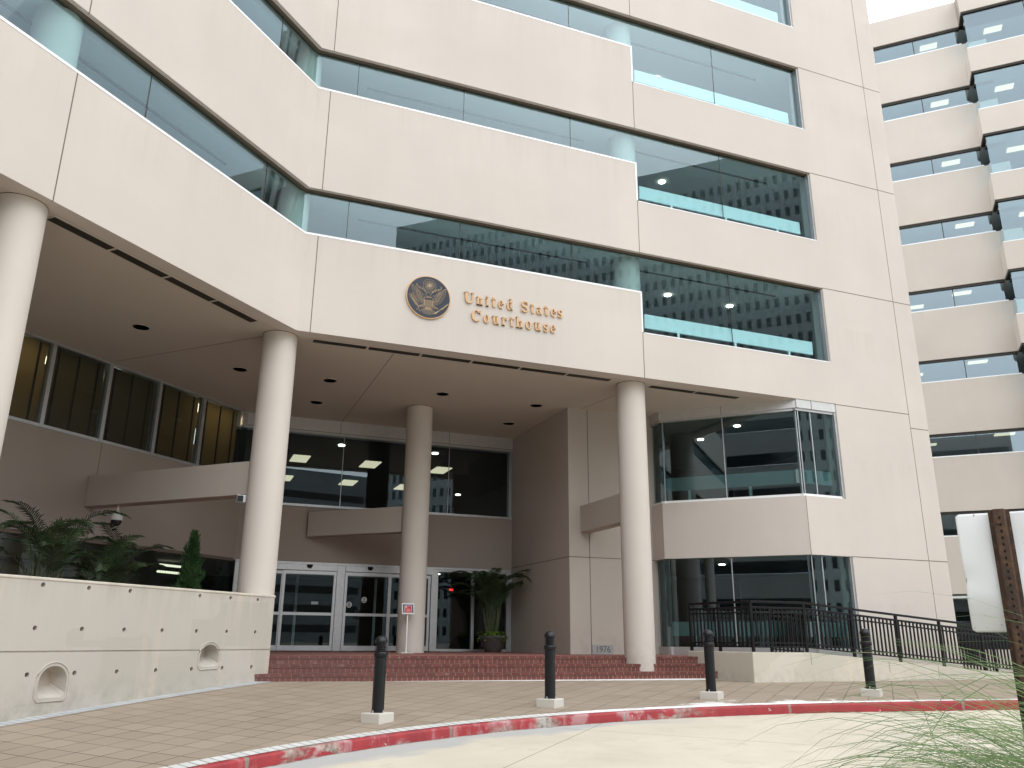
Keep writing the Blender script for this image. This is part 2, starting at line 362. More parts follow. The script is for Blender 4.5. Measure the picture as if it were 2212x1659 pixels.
def kerb_mat():
    q = NT('red_kerb_paint'); v = q.co(); o = q.xyz(v)
    red = q.mix(q.ramp(q.noise(v, 5, 5), .3, .7), (.25, .020, .026), (.36, .030, .036))
    st = q.ramp(q.noise(q.map(v, (3.5, 3.5, .8)), 1., 5, .7), .54, .66)
    big = q.ramp(q.noise(v, .8, 2), .50, .58)
    left = q.ramp(o[0], 8.6, 7.6)
    c = q.mix(q.math('MULTIPLY', q.math('MULTIPLY', st, .75), q.math('ADD', q.math('MULTIPLY', left, .85), .0)), red, (.44, .27, .28))
    mossy = q.mix(q.ramp(q.noise(v, 14, 5), .4, .6), (.16, .15, .12), (.40, .36, .31))
    c = q.mix(q.math('MULTIPLY', q.math('MULTIPLY', big, left), q.ramp(q.noise(q.map(v, (2, 2, 6)), 1., 5), .42, .5)), c, mossy)
    dx = q.math('SUBTRACT', o[0], CX); dy = q.math('SUBTRACT', o[1], CY)
    fj = q.math('ABSOLUTE', q.math('SUBTRACT', q.math('FRACT', q.math('ADD', q.math('MULTIPLY', q.math('ARCTAN2', dx, dy), KR/3.05), .62)), .5))
    c = q.mix(q.ramp(q.math('ADD', fj, q.math('MULTIPLY', q.noise(v, 9, 4), .02)), .0185, .0145), c, (.20, .18, .15))
    chip = q.ramp(q.noise(v, 8, 6, .65), .655, .675)
    c = q.mix(chip, c, (.55, .48, .40))
    low = q.ramp(q.noise(v, 3, 4), .54, .62)
    c = q.mix(q.math('MULTIPLY', low, q.math('MULTIPLY', left, .35)), c, (.58, .50, .50))
    q.bump(q.noise(v, 30, 6), .5, .006)
    return q.fin(c, .6)
M['paver'] = paver_mat(); M['kerb'] = kerb_mat()
M['border'] = border_mat('grey_border_bricks', True, (.50, .50, .48), (.60, .60, .58), (.20, .19, .17))
M['border2'] = border_mat('pale_border_bricks', False, (.36, .37, .38), (.45, .455, .46), (.22, .22, .21))
A0, A1 = R(-100), R(92)
structure(polar_strip(KR+.31, 27, A0, A1, 120, 30, Sz).build('pavement', M['paver'], fix=False))
structure(polar_strip(KR+.10, KR+.33, A0, A1, 160, 1, lambda x, y: Sz(x, y)+.005).build('pavement_border', M['border'], fix=False))
q = MB(); vs = []; NA = 200
prof = [(0, -.30), (0.004, -.03), (.012, -.004), (.03, .006), (.12, .008), (.13, -.1)]
for i in range(NA+1):
    a = A0+(A1-A0)*i/NA
    jit = .006*math.sin(i*3.1)+.004*math.sin(i*7.7)
    for r, z in prof:
        x, y = CX+(KR+r+jit*(r < .02))*math.sin(a), CY+(KR+r+jit*(r < .02))*math.cos(a); vs.append((x, y, Sz(CX+KR*math.sin(a), CY+KR*math.cos(a))+z))
k = len(prof)
q.add(vs, [(i*k+j, i*k+j+1, (i+1)*k+j+1, (i+1)*k+j)[::-1] for i in range(NA) for j in range(k-1)], True)
structure(q.build('kerb', M['kerb'], fix=False))
# pale brick strip along the planter wall
PW = Fr(1.652, 17.75, s, s, -s, s)     # face of the concrete planter wall, u = 0 where the steps meet it
q = MB(); vs = []
for i in range(41):
    u = -32+32.2*i/40
    for wv in (-.26, .02):
        x, y, _ = PW.p(u, wv); vs.append((x, y, Sz(x, y)+.005))
q.add(vs, [(2*i, 2*i+2, 2*i+3, 2*i+1) for i in range(40)], True)
structure(q.build('wall_border', M['border2'], fix=False))
# ------------------------------------------------------------------ courthouse
FA = Fr(0, 17.7, 1, 0, 0, 1); FB = Fr(1.83, 17.7, s, s, -s, s); FL = Fr(1.48, 25.4, s, s, -s, s)
FD = Fr(15.5, 17.7, s, -s, s, s)      # slanted bay below the soffit
T = math.tan(R(22.5))
SOF = 6.52
HEAD = [6.52, 10.1, 14.0, 17.9, 21.8, 25.7]      # bottoms of the spandrels
SILL = [8.94, 12.87, 16.8, 20.7, 24.6]           # ribbon sills
RS = [7.78, 11.67, 15.57, 19.47, 23.4]           # sills of the tall windows
XJ, XW, XE = 10.65, 16.87, 20.3
BL = -40.0
court = empty('courthouse', (8, 20, -.9), 'beige concrete courthouse with ribbon windows over a recessed columned entrance', 'building')
TH = .34
def jt(F, u0, u1, z0, z1, par, wv=-.003):
    return MB().fbox(F, u0, u1, wv, .03, z0, z1).build('joint', M['joint'], par)
def courthouse_walls():
    for k in range(5):
        z0, z1, zr = HEAD[k], SILL[k], RS[k]
        a = MB().fbox(FA, 1.83, XJ, 0, TH, z0, z1-.05, -T, 0).build('wall_panel', M['wall_sign'] if k == 0 else M['wall'], court)
        q = MB().fbox(FA, 2.12, 2.138, -.003, .03, z0, z1-.05).build('joint', M['joint'], a)
        b = MB().fbox(FA, XJ, XW, 0, TH, z0, zr-.03).build('wall_panel', M['wall'], court)
        jt(FA, XJ-.009, XJ+.009, z0, zr, b)
        c = MB().fbox(FB, BL, 0, 0, TH, z0, z1-.05, 0, T).build('wall_panel', M['wall'], court)
        jt(FB, -6.11, -6.09, z0, z1-.05, c)
        jt(FB, -15.1, -15.08, z0, z1-.05, c)
        # sills
        wa = MB()
        MB().fbox(FA, 1.83, XJ-.03, -.006, .30, z1-.05, z1, -T, 0).build('sill', M['white'], a)
        MB().fbox(FA, XJ+.04, XW-.02, -.006, .30, zr-.03, zr).build('sill', M['white'], b)
        MB().fbox(FA, XJ-.03, XJ+.02, -.006, .30, zr, z1).build('window_trim', M['white'], b)
        MB().fbox(FB, BL, 0, -.006, .30, z1-.05, z1, 0, T).build('sill', M['white'], c)
    # tall blank end wall
    e = MB().fbox(FA, XW, XE, 0, .5, -1.2, 26.5).build('end_wall', M['wall'], court)
    for z in (2.24, 6.5, 10.1, 14.0, 17.9, 21.8): jt(FA, XW, XE if z != 6.5 else 19.6, z-.01, z+.01, e)
    jt(FA, 19.6, XE, 6.07, 6.09, e); jt(FA, 19.59, 19.605, -1.1, 26.5, e)
    MB().box(XE-.5, XE, 18.2, 29.5, -1.2, 26.5).build('return_wall', M['wall'], court)
courthouse_walls()
GW = .17   # glass recess
def window(F, u0, u1, z0, z1, seams, m0=0, m1=0, jamb=None):
    g = MB().fbox(F, u0, u1, GW, GW+.012, z0, z1, m0, m1).build('window', M['glass'], court)
    q = MB()
    for u in seams: q.fbox(F, u-.006, u+.006, GW-.004, GW+.016, z0, z1)
    if seams: q.each('glazing_joint', M['bronze'], g)
    MB().fbox(F, u0, u1, .10, .24, z1-.035, z1, m0, m1).build('window_head', M['recess'], g)  # dark strip paints the shade under the spandrel above
    return g
def courthouse_windows():
    for k in range(4):
        z0, z1, zr = SILL[k], HEAD[k+1], RS[k]
        window(FA, 1.83, XJ, z0, z1, (2.8, 5.6, 8.7), -T, 0)
        g = window(FA, XJ, XW, zr, z1, (13.62,))
        MB().fbox(FA, XW-.05, XW-.004, .04, .22, zr, z1-.04).build('window_frame', M['alu'], g)
        window(FB, BL, 0, z0, z1, (-12.6, -9.3, -4.55, -1.27), 0, T)
        kn = MB().fbox(FA, 10.86, 16.45, .215, .27, zr+.23, zr+.62).build('convector_cover', M['knee'], court)
        q = MB()
        for u in (11.9, 13.75, 15.6): q.fbox(FA, u-.03, u+.03, .22, .26, zr-.1, zr+.23)
        q.each('leg', M['knee'], kn)
courthouse_windows()
# floors and rooms behind the windows
SLAB = [FB.p(BL, .36)[:2], (FB.p(0, .36)[0]-.149*1.0, 18.06), (XE-.6, 18.06), (XE-.6, 29.5), (-6, 29.5), FB.p(BL, 12)[:2]]
def rooms():
    for k in range(5):
        z = HEAD[k+1] if k < 5 else 30
        q = MB().prism(SLAB, z+.005, z+.45)
        c = q.build('ceiling', M['ceil'], court)
        # linear air slots and lamps
        MB().fbox(FA, 3.2, 9.6, 1.1, 1.18, z-.012, z).fbox(FA, 11.2, 16.0, 1.0, 1.08, z-.012, z).fbox(FB, -14, -1.5, 1.1, 1.18, z-.012, z).each('air_slot', M['bronze'], c)
        if k < 4:
            for (x, y) in ((12.9, 19.9), (15.15, 19.9) if k == 0 else (15.6, 23.6)):
                MB().cyl(x, y, z-.03, z-.002, .10, 20).build('downlight', M['lamp'], c)
        # floor finish
        fz = RS[k]-.35
        MB().prism(SLAB, fz-.6, fz-.25).build('floor_slab', M['carpet'], court)
        bw = MB().box(-5.9, XE-.6, 25.8, 26.0, fz-.2, z).fbox(FB, BL, 3, 7.5, 7.7, fz-.2, z).each('room_wall', M['room'], court)
    MB().prism(SLAB, 26.2, 26.6).build('roof', M['soffit'], court)
rooms()
# soffit and columns
SOFP = [FB.p(BL, TH)[:2], (1.83-T*TH, 17.7+TH), (XE-.5, 17.7+TH), (XE-.5, 26.2), (-4, 26.2), FL.p(-42, .2)[:2]]
soff = MB().prism(SOFP, SOF+.004, SOF+.5).build('soffit', M['soffit'], court)
jq = MB()
for (p0, p1) in (((-2.0, 21.65), (1.2, 18.4)), ((4.2, 18.1), (4.27, 25.3)), ((10.75, 19.1), (10.5, 21.0))):
    d = (Vector(p1)-Vector(p0)).normalized(); Fq = Fr(p0[0], p0[1], d.x, d.y, -d.y, d.x)
    jq.fbox(Fq, 0, (Vector(p1)-Vector(p0)).length, -.008, .008, SOF+.001, SOF+.01)
jq.fbox(FB, -.02, .02, .28, .42, SOF-.002, SOF+.002)
jq.each('joint', M['joint'], soff)
for (x, y) in ((-1.36, 18.85), (.89, 21.11), (3.17, 23.43), (3.17, 21.16), (6.27, 21.18), (9.12, 21.24), (9.15, 23.5), (-4.1, 16.1)):
    rg = MB().lathe([(.17, SOF-.006), (.17, SOF+.003), (.125, SOF+.003), (.125, SOF-.006), (.17, SOF-.006)], (x, y, 0), 28).build('downlight', M['white'], soff)
    MB().cyl(x, y, SOF-.002, SOF+.003, .122, 24).build('reflector', M['reflector'], rg)
def slot(F, u0, u1, w0, n):
    a = MB().fbox(F, u0, u1, w0-.03, w0+.23, SOF-.006, SOF+.003).build('air_slot', M['soffit'], soff)
    q = MB(); L = (u1-u0)/n
    for i in range(n): q.fbox(F, u0+i*L+.03, u0+(i+1)*L-.03, w0+.0, w0+.20, SOF-.009, SOF-.001)
    q.each('grille', M['bronze'], a)
slot(FA, 2.25, 9.95, .43, 6); slot(FA, 11.13, 14.0, .50, 2); slot(FB, -5.75, -.75, .42, 4); slot(FB, -13.5, -6.9, .42, 5)
COLS = [(1.55, 18.22, -1.0), (10.62, 18.40, -.9), (6.1, 22.87, -.4), (-2.96, 13.71, -1.6), (-7.47, 9.2, -1.8), (-11.98, 4.69, -1.8), (-16.5, .18, -1.8), (-21, -4.33, -1.8)]
for i, (x, y, z) in enumerate(COLS):
    c = MB().cyl(x, y, z, 26.2 if i != 2 else SOF+.1, .375, 64).build('column', M['column'], court)
    MB().lathe([(.378, SOF-.012), (.378, SOF+.003)], (x, y, 0), 64).build('joint', M['joint'], c)
# recessed walls
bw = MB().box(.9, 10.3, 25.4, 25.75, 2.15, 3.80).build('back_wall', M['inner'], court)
MB().box(.9, 10.04, 25.38, 25.75, 6.07, 6.3).box(.9, 10.04, 25.375, 25.75, 6.3, SOF+.004).build('fascia_panel', M['silver'], court)
q = MB()
for x in (1.75, 4.25, 7.8): q.box(x-.006, x+.006, 25.372, 25.39, 6.07, SOF)
q.box(1.2, 10.04, 25.368, 25.39, 6.13, 6.142).each('joint', M['joint'], bw)
g = MB().box(1.3, 10.03, 25.5, 25.512, 3.82, 6.08).build('window', M['glass_low'], court)
MB().box(1.3, 10.03, 25.36, 25.56, 3.80, 3.87).box(1.3, 10.03, 25.37, 25.56, 6.05, 6.10).box(9.97, 10.03, 25.4, 25.56, 3.87, 6.05).build('window_frame', M['alu'], g)
q = MB()
for x in (4.4, 7.85): q.box(x-.008, x+.008, 25.49, 25.52, 3.87, 6.05)
q.each('glazing_joint', M['alu'], g)
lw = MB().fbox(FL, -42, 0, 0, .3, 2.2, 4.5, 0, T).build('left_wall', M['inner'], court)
lw.name = 'entrance_side_wall'
jt(FL, -5.0, -4.985, 2.2, 4.5, lw)
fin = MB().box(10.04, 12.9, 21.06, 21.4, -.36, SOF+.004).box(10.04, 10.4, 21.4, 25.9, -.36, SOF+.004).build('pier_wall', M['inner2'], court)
q = MB().box(10.66, 10.68, 21.056, 21.09, -.33, SOF).box(10.04, 12.75, 21.056, 21.09, 2.23, 2.25).box(10.036, 10.06, 21.06, 25.4, 2.23, 2.25).each('joint', M['joint'], fin)
# tie beams from the columns
def beam(F, u0, u1, hw, z0, z1):
    return MB().fbox(F, u0, u1, -hw, hw, z0, z1).build('beam', M['inner2'], court, bevel=.01)
beam(Fr(1.55, 18.22, -s, s, s, s), .34, 5.12, .19, 2.92, 3.64)
beam(Fr(6.1, 22.87, -s, s, s, s), .34, 3.56, .19, 2.90, 3.62)
beam(Fr(10.58, 18.4, 0, 1, 1, 0), .34, 2.66, .19, 2.92, 3.66)
# blinds windows on the entrance side wall
def blind_windows():
    us = [-.27-1.6*i for i in range(10)]
    for i in range(9):
        u1, u0 = us[i], us[i+1]
        fr = MB().fbox(FL, u0-.05, u0+.05, -.03, .14, 4.5, SOF).fbox(FL, u0+.05, u1-.05, -.02, .14, 4.5, 4.57).fbox(FL, u0+.05, u1-.05, -.02, .14, SOF-.05, SOF).build('window', M['alu'], court)
        MB().fbox(FL, u0+.05, u1-.05, .05, .06, 4.57, SOF-.05).build('pane', M['glass_low'], fr)
        q = MB(); n = 40; h = (SOF-.06-4.60)/n
        gap = .16 if i in (2, 3) else -.05
        for j in range(n):
            z = 4.60+h*(j+.5); hh = h*(1-gap)*.5
            p0 = FL.p(u0+.052, .168); p1 = FL.p(u1-.052, .168); d0 = FL.p(u0+.052, .14); d1 = FL.p(u1-.052, .14)
            q.add([(p0[0], p0[1], z-hh), (p1[0], p1[1], z-hh), (d1[0], d1[1], z+hh), (d0[0], d0[1], z+hh)], [(0, 1, 2, 3)])
        q.build('blind', M['blind_dark'] if i in (2, 3) else M['blind'], fr, fix=False)
        q = MB()
        for t in (.12, .5, .88):
            u = u0+.08+(u1-u0-.16)*t; q.fbox(FL, u-.028, u+.028, .125, .133, 4.58, SOF-.06)
        q.each('blind_tape', M['black'], fr)
    z = 6.3
    q = MB()
    MB().fbox(FL, -42, 0.5, .3, 5.5, 4.2, 4.3).build('floor_slab', M['carpet'], court)
    MB().fbox(FL, -42, 5, 5.5, 5.6, 4.2, 6.75).each('room_wall', M['room'], court)
    lm = MB().fbox(FL, -4.4, -4.15, .7, .95, 6.2, 6.23).each('ceiling_light', M['lamp'], court)
    MB().fbox(FL, -42, .5, .3, 5.5, 6.45, 6.51).build('ceiling', M['ceil'], court)
    MB().fbox(FL, -6.6, -5.4, .9, 1.3, 6.40, 6.44).fbox(FL, -1.9, -.5, .5, 1.1, 6.40, 6.44).fbox(FL, -9.2, -6.9, .5, 1.1, 6.40, 6.44).each('ceiling_light', M['blind_lamp'], court)
    # corner glazing
    g = MB().fbox(FL, -.22, .05, .06, .072, 3.85, 6.1).build('window', M['glass_low'], court)
    MB().fbox(FL, -.22, .02, .0, .1, 6.1, SOF).build('window_head', M['silver'], g)
blind_windows()
# second floor room behind the big entrance window
def entrance_rooms():
    MB().box(.6, 12.5, 25.8, 40, 6.25, 6.45).each('ceiling', M['roomdark'], court)
    MB().box(.6, 12.5, 25.76, 40, 3.3, 3.7).build('floor_slab', M['carpet'], court)
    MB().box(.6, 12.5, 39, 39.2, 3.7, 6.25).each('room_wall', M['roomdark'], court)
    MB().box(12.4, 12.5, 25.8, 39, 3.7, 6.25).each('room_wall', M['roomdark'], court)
    for (x, y) in ((3.66, 30.2), (6.23, 30.2), (6.2, 34.3), (8.95, 30.2), (8.6, 34.4), (3.6, 34.3)):
        MB().box(x-.3, x+.3, y-.6, y+.6, 6.22, 6.246).each('ceiling_light', M['panel_lamp'], court)
    for (x, y) in ((4.65, 27.4), (7.9, 27.35), (11.3, 35.2)):
        MB().cyl(x, y, 6.21, 6.246, .11, 20).build('downlight', M['lamp'], court)
    # lobby
    MB().box(-.6, 10.0, 25.6, 34, 2.25, 2.4).each('ceiling', M['room'], court)
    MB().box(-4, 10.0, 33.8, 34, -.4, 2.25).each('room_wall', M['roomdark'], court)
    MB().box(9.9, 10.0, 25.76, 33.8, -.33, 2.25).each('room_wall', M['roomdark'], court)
    MB().box(1.35, 10, 25.5, 34, -.6, -.325).build('lobby_floor', M['carpet'], court)
    for (x, y) in ((8.0, 27.5), (8.6, 28.9), (5.7, 27.6), (6.2, 28.9)):
        MB().cyl(x, y, 2.22, 2.246, .09, 18).build('downlight', M['lamp'], court)
    MB().box(8.62, 8.75, 27.5, 27.52, 1.60, 1.66).build('red_sign_light', M['red_led'], court)
    # inner vestibule doors
    q = MB()
    for x in (2.4, 3.7, 5.0, 6.3, 7.5): q.box(x-.04, x+.04, 28.4, 28.48, -.32, 2.2)
    q.box(2.4, 7.5, 28.4, 28.48, 2.0, 2.1).box(2.4, 7.5, 28.4, 28.48, -.32, -.22).build('vestibule_frame', M['alu'], court)
entrance_rooms()
# entrance doors
def doors():
    Y = 25.4
    fr = MB().box(1.52, 10.0, Y-.05, Y+.16, 2.10, 2.17)
    for x0, x1 in ((1.52, 1.72), (4.44, 4.68), (7.36, 7.58), (8.69, 8.78), (9.86, 10.03)): fr.box(x0, x1, Y-.04, Y+.12, -.33, 2.10)
    door = fr.build('entrance_frame', M['alu'], court, bevel=.006)
    for a, b in ((1.72, 4.44), (4.68, 7.36)):
        h = MB().box(a, b, Y-.07, Y+.1, 1.93, 2.10).build('door_header', M['alu'], court, bevel=.006)
        c = (3.62 if a < 3 else 5.42)
        MB().lathe([(.0, -.10), (.06, -.085), (.085, -.04), (.085, 0)], (c, Y-.10, 2.09), 20).build('motion_sensor', M['black'], h)
        mid = a+1.2 if a < 3 else a+1.40
        for j, (l, r, yo) in enumerate(((a+.01, mid, .0), (mid-.04, b-.01, .05))):
            if a < 3: yo = .05-yo
            q = MB().box(l, l+.075, Y+yo-.03, Y+yo+.02, -.32, 1.92).box(r-.075, r, Y+yo-.03, Y+yo+.02, -.32, 1.92)
            q.box(l+.075, r-.075, Y+yo-.03, Y+yo+.02, 1.82, 1.92).box(l+.075, r-.075, Y+yo-.03, Y+yo+.02, -.32, -.18).box(l+.075, r-.075, Y+yo-.028, Y+yo+.018, .66, .74)
            d = q.build('door', M['alu'], court)
            MB().box(l+.075, r-.075, Y+yo-.008, Y+yo, -.18, 1.82).build('pane', M['glass_low'], d)
            if j == 0 and a > 3:
                st = NT('arrow_sticker').fin((.5, .52, .5), .5)
                for (px, pz) in ((5.3, 1.13), (4.86, .98)):
                    z0 = MB().add([(px+.085*math.cos(t*math.pi/9), Y+yo-.012, pz+.085*math.sin(t*math.pi/9)) for t in range(18)], [tuple(range(18))]).build('arrow_sticker', st, d, fix=False)
                    if True:
                        MB().box(px-.012, px+.012, Y+yo-.016, Y+yo-.0135, pz-.02, pz+.03).add([(px-.03, Y+yo-.015, pz+.02), (px+.03, Y+yo-.015, pz+.02), (px, Y+yo-.015, pz+.06)], [(0, 1, 2)]).box(px-.045, px+.045, Y+yo-.016, Y+yo-.0135, pz-.05, pz-.03).build('arrow', M['black'], z0, fix=False)
            if j == 1 and a < 3:
                MB().box(3.75, 3.95, Y+yo-.014, Y+yo-.011, .97, 1.05).build('door_notice', plain('notice_green', (.35, .42, .40), .6), d)
    # fixed side light
    g = MB().box(7.58, 8.69, Y+.03, Y+.042, -.27, 2.05).box(8.78, 9.86, Y+.03, Y+.042, -.27, 2.05).build('side_window', M['glass_low'], court)
    MB().box(7.58, 8.69, Y-.02, Y+.08, -.33, -.26).box(8.78, 9.86, Y-.02, Y+.08, -.33, -.26).box(7.58, 9.86, Y-.02, Y+.08, 2.04, 2.10).build('window_frame', M['alu'], g)
doors()
# ground floor glazing on the entrance side
g = MB().fbox(FL, -42, -.02, .08, .092, -.35, 2.2).build('window', M['glass_low'], court)
MB().fbox(FL, -42, -.02, .02, .2, 2.12, 2.2).build('window_head', M['joint'], g)
rm = MB().fbox(FL, -42, 5.5, 7, 7.2, -.4, 2.62).fbox(FL, -42, 6, .35, 7.2, 2.6, 2.7).each('room_wall', M['inner'], court)
MB().fbox(FL, -42, 0, .35, 7.2, -.5, -.37).build('floor_slab', M['carpet'], court)
MB().fbox(FL, .15, 1.0, 2.95, 3.05, 2.08, 2.14).fbox(FL, .15, 1.0, 2.95, 3.05, 1.88, 1.94).fbox(FL, -7.5, -5.5, 1.5, 1.9, 2.52, 2.58).each('ceiling_light', M['panel_lamp_w'], court)
MB().fbox(FL, -10, -6, .8, 1.1, 2.54, 2.595).fbox(FL, -6, -2, 2.4, 2.6, 2.54, 2.595).each('ceiling_light', M['blind_lamp'], court)
MB().fbox(FL, -5.5, -1.2, 3.2, 3.4, -.4, 1.75).fbox(FL, -5.6, -1.1, 3.6, 3.8, 1.95, 2.5).build('security_screen', M['roomdark'], court)
# slanted bay right of the entrance
BU = -3.92
FEx = Fr(*FD.p(BU, 0)[:2], 0, -1, 1, 0)
def bay():
    YE = 21.06-FD.p(BU, 0)[1]
    def ring(w0, w1, z0, z1, name, mt, par=court, ua=XW):
        q = MB().fbox(FD, BU, 0, w0, w1, z0, z1, -T, -T)
        q.fbox(FA, 15.5, ua, w0, w1, z0, z1, -T, 0)
        q.fbox(FEx, -YE, 0, w0, w1, z0, z1, 0, T)
        return q.build(name, mt, par)
    sp = ring(0, .3, 2.24, 3.80, 'wall_panel', M['wall'])
    jt(FD, -.012, -.001, 2.24, 3.8, sp)
    ring(.02, .2, 6.27, SOF+.004, 'fascia_panel', M['silver'])
    g = ring(.12, .132, 3.86, 6.27, 'window', M['glass_bay'])
    ring(.06, .2, 3.80, 3.87, 'sill', M['white'], g); ring(.06, .2, 6.20, 6.275, 'window_frame', M['alu'], g)
    q = MB()
    for u in (-2.1, -.02): q.fbox(FD, u-.012, u+.012, .10, .15, 3.87, 6.2)
    for u in (15.5, 16.0): q.fbox(FA, u-.012, u+.012, .10, .15, 3.87, 6.2)
    q.fbox(FA, XW-.07, XW-.004, .03, .2, 3.86, 6.27); q.fbox(FEx, -.02, .0, .11, .14, 3.87, 6.2)
    q.each('mullion', M['alu'], g)
    q = MB()
    for u in (-2.1, -.03): q.fbox(FD, u-.006, u+.006, .014, .03, 6.27, SOF)
    q.fbox(FA, 16.0, 16.012, .014, .03, 6.27, SOF).each('joint', M['joint'], g)
    h = ring(.12, .132, -.12, 2.24, 'window', M['glass_bay'])
    ring(.05, .2, -.34, -.12, 'sill', M['alu'], h)
    q = MB()
    for u in (-2.1, -.02): q.fbox(FD, u-.012, u+.012, .10, .15, -.12, 2.22)
    q.fbox(FA, 15.9, 15.924, .10, .15, -.12, 2.22).fbox(FA, XW-.07, XW-.004, .03, .2, -.3, 2.24)
    q.each('mullion', M['alu'], h)
    for z in (.16, 4.17):
        c = MB().fbox(FD, BU+.15, -.02, .17, .22, z, z+.38, -T, -T).fbox(FA, 15.5, 16.6, .17, .22, z, z+.38, -T, 0).build('convector_cover', M['cover'], court)
        MB().fbox(FD, -3.2, -3.12, .175, .21, z-.3, z).fbox(FD, -1.5, -1.42, .175, .21, z-.3, z).each('leg', M['alu'], c)
    P = [FD.p(BU, .3)[:2], FD.p(0, .3)[:2], (XW, 18.05), (XE-.55, 18.05), (XE-.55, 27), (12.9, 27), (12.9, 21.2)]
    MB().prism(P, 6.3, 6.45).build('ceiling', M['room'], court); MB().prism(P, 2.28, 2.34).build('ceiling', M['room'], court)
    MB().prism(P, 3.3, 3.4).build('floor_slab', M['carpet'], court); MB().prism(P, -.7, -.34).build('floor_slab', M['carpet'], court)
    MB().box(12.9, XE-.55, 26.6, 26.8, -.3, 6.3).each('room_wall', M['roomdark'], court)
    for (x, y, z) in ((15.29, 22.1, 6.3), (15.29, 20.16, 6.3), (15.37, 21.5, 2.28)):
        MB().cyl(x, y, z-.03, z-.002, .10, 20).build('downlight', M['lamp'], court)
bay()
# ------------------------------------------------------------------ office wing on the right
CC = 45.6
FC = Fr(CC*s, CC*s, s, -s, s, s)
wing = empty('office_wing', (36, 29, -.9), 'rose-beige office wing with stacked ribbon windows and a projecting glazed bay', 'building')
def office_wing():
    U0, U1 = -5.5, 45
    uB = 7.6       # where the bay starts
    for k in range(-2, 8):
        sl = 8.94+3.9*(k-0)-0.05; hd = sl-3.9+1.16 if k > -2 else None
        hd = 10.1+3.9*(k-1)
        top = sl if k < 7 else 35.2
        if k == -2: continue
        a = MB().fbox(FC, U0, uB+1.2, 0, .35, hd, top).build('wall_panel', M['wall_c'], wing)
        if k < 7: MB().fbox(FC, U0, uB, -.008, .3, top, top+.06).build('sill', M['white'], a)
        bt = (RS[0]+3.9*k-.1) if k < 7 else 35.2
        b = MB().fbox(FC, uB, U1, -1.22, .35 if k == 7 else -.9, hd, bt).fbox(FC, uB, uB+.3, -.9, -.002, hd, min(top, bt)).build('wall_panel', M['wall_c'], wing)
        if k < 7: MB().fbox(FC, uB+.02, U1, -1.228, -.95, bt, bt+.05).build('sill', M['white'], b)
        if k < 7:
            h1 = 10.1+3.9*k
            g = MB().fbox(FC, U0, uB-.1, .15, .162, top, h1).build('window', M['glass_wing'], wing)
            q = MB()
            for u in (2.4, 5.2): q.fbox(FC, u-.02, u+.02, .14, .17, top, h1)
            q.each('glazing_joint', M['bronze'], g)
            MB().fbox(FC, U0, uB, .08, .3, h1-.12, h1).build('window_head', M['bronze'], g)
            g = MB().fbox(FC, uB+.12, U1, -1.07, -1.058, bt, h1).fbox(FC, uB+.12, uB+.132, -1.058, .1, bt, h1).build('window', M['glass_wing'], wing)
            q = MB()
            for u in (10.6, 13.6): q.fbox(FC, u-.02, u+.02, -1.08, -1.05, bt, h1)
            q.each('glazing_joint', M['bronze'], g)
            MB().fbox(FC, uB+.02, U1, -1.17, -1.0, h1-.10, h1).fbox(FC, uB+.022, uB+.2, -1.0, .0, h1-.10, h1).build('window_head', M['bronze'], g)
            MB().fbox(FC, U0, U1, .36, 9, h1, h1+.4).fbox(FC, uB+.3, U1, -.85, .36, h1, h1+.4).each('ceiling', M['ceil'], wing)
            MB().fbox(FC, U0, U1, .36, 9, bt-.75, bt-.45).build('floor_slab', M['carpet'], wing)
            MB().fbox(FC, U0, U1, 8, 8.2, bt-.4, h1).each('room_wall', M['room'], wing)
            random.seed(40+k)
            for (u, w_) in ((3.2+random.uniform(-1, 1), 2.4), (6.2+random.uniform(-.5, .5), 1.2), (9.4, 1.0), (11.8, 1.8), (0.5, 3.2)):
                F2 = FC
                MB().fbox(F2, u-.45, u+.45, w_-.25, w_+.25, h1-.03, h1-.002).each('ceiling_light', M['panel_lamp'], wing)
    # ground storey
    g = MB().fbox(FC, U0, U1, .3, .312, -.2, 2.15).build('window', M['glass_low'], wing)
    MB().fbox(FC, U0, U1, .2, .6, -1.2, -.2).build('base_wall', M['wall_c'], wing)
    MB().fbox(FC, U0, U1, 6, 6.2, -.5, 2.3).each('room_wall', M['roomdark'], wing)
    MB().fbox(FC, U0, U1, .36, 9, 2.3, 2.6).build('floor_slab', M['ceil'], wing)
    MB().fbox(FC, U0, U1, 0, .9, 2.10, 2.2).each('ceiling', M['ceil'], wing)
    MB().fbox(FC, U0, U1, .4, 9, 34.6, 34.7).build('roof', M['ceil'], wing)
office_wing()
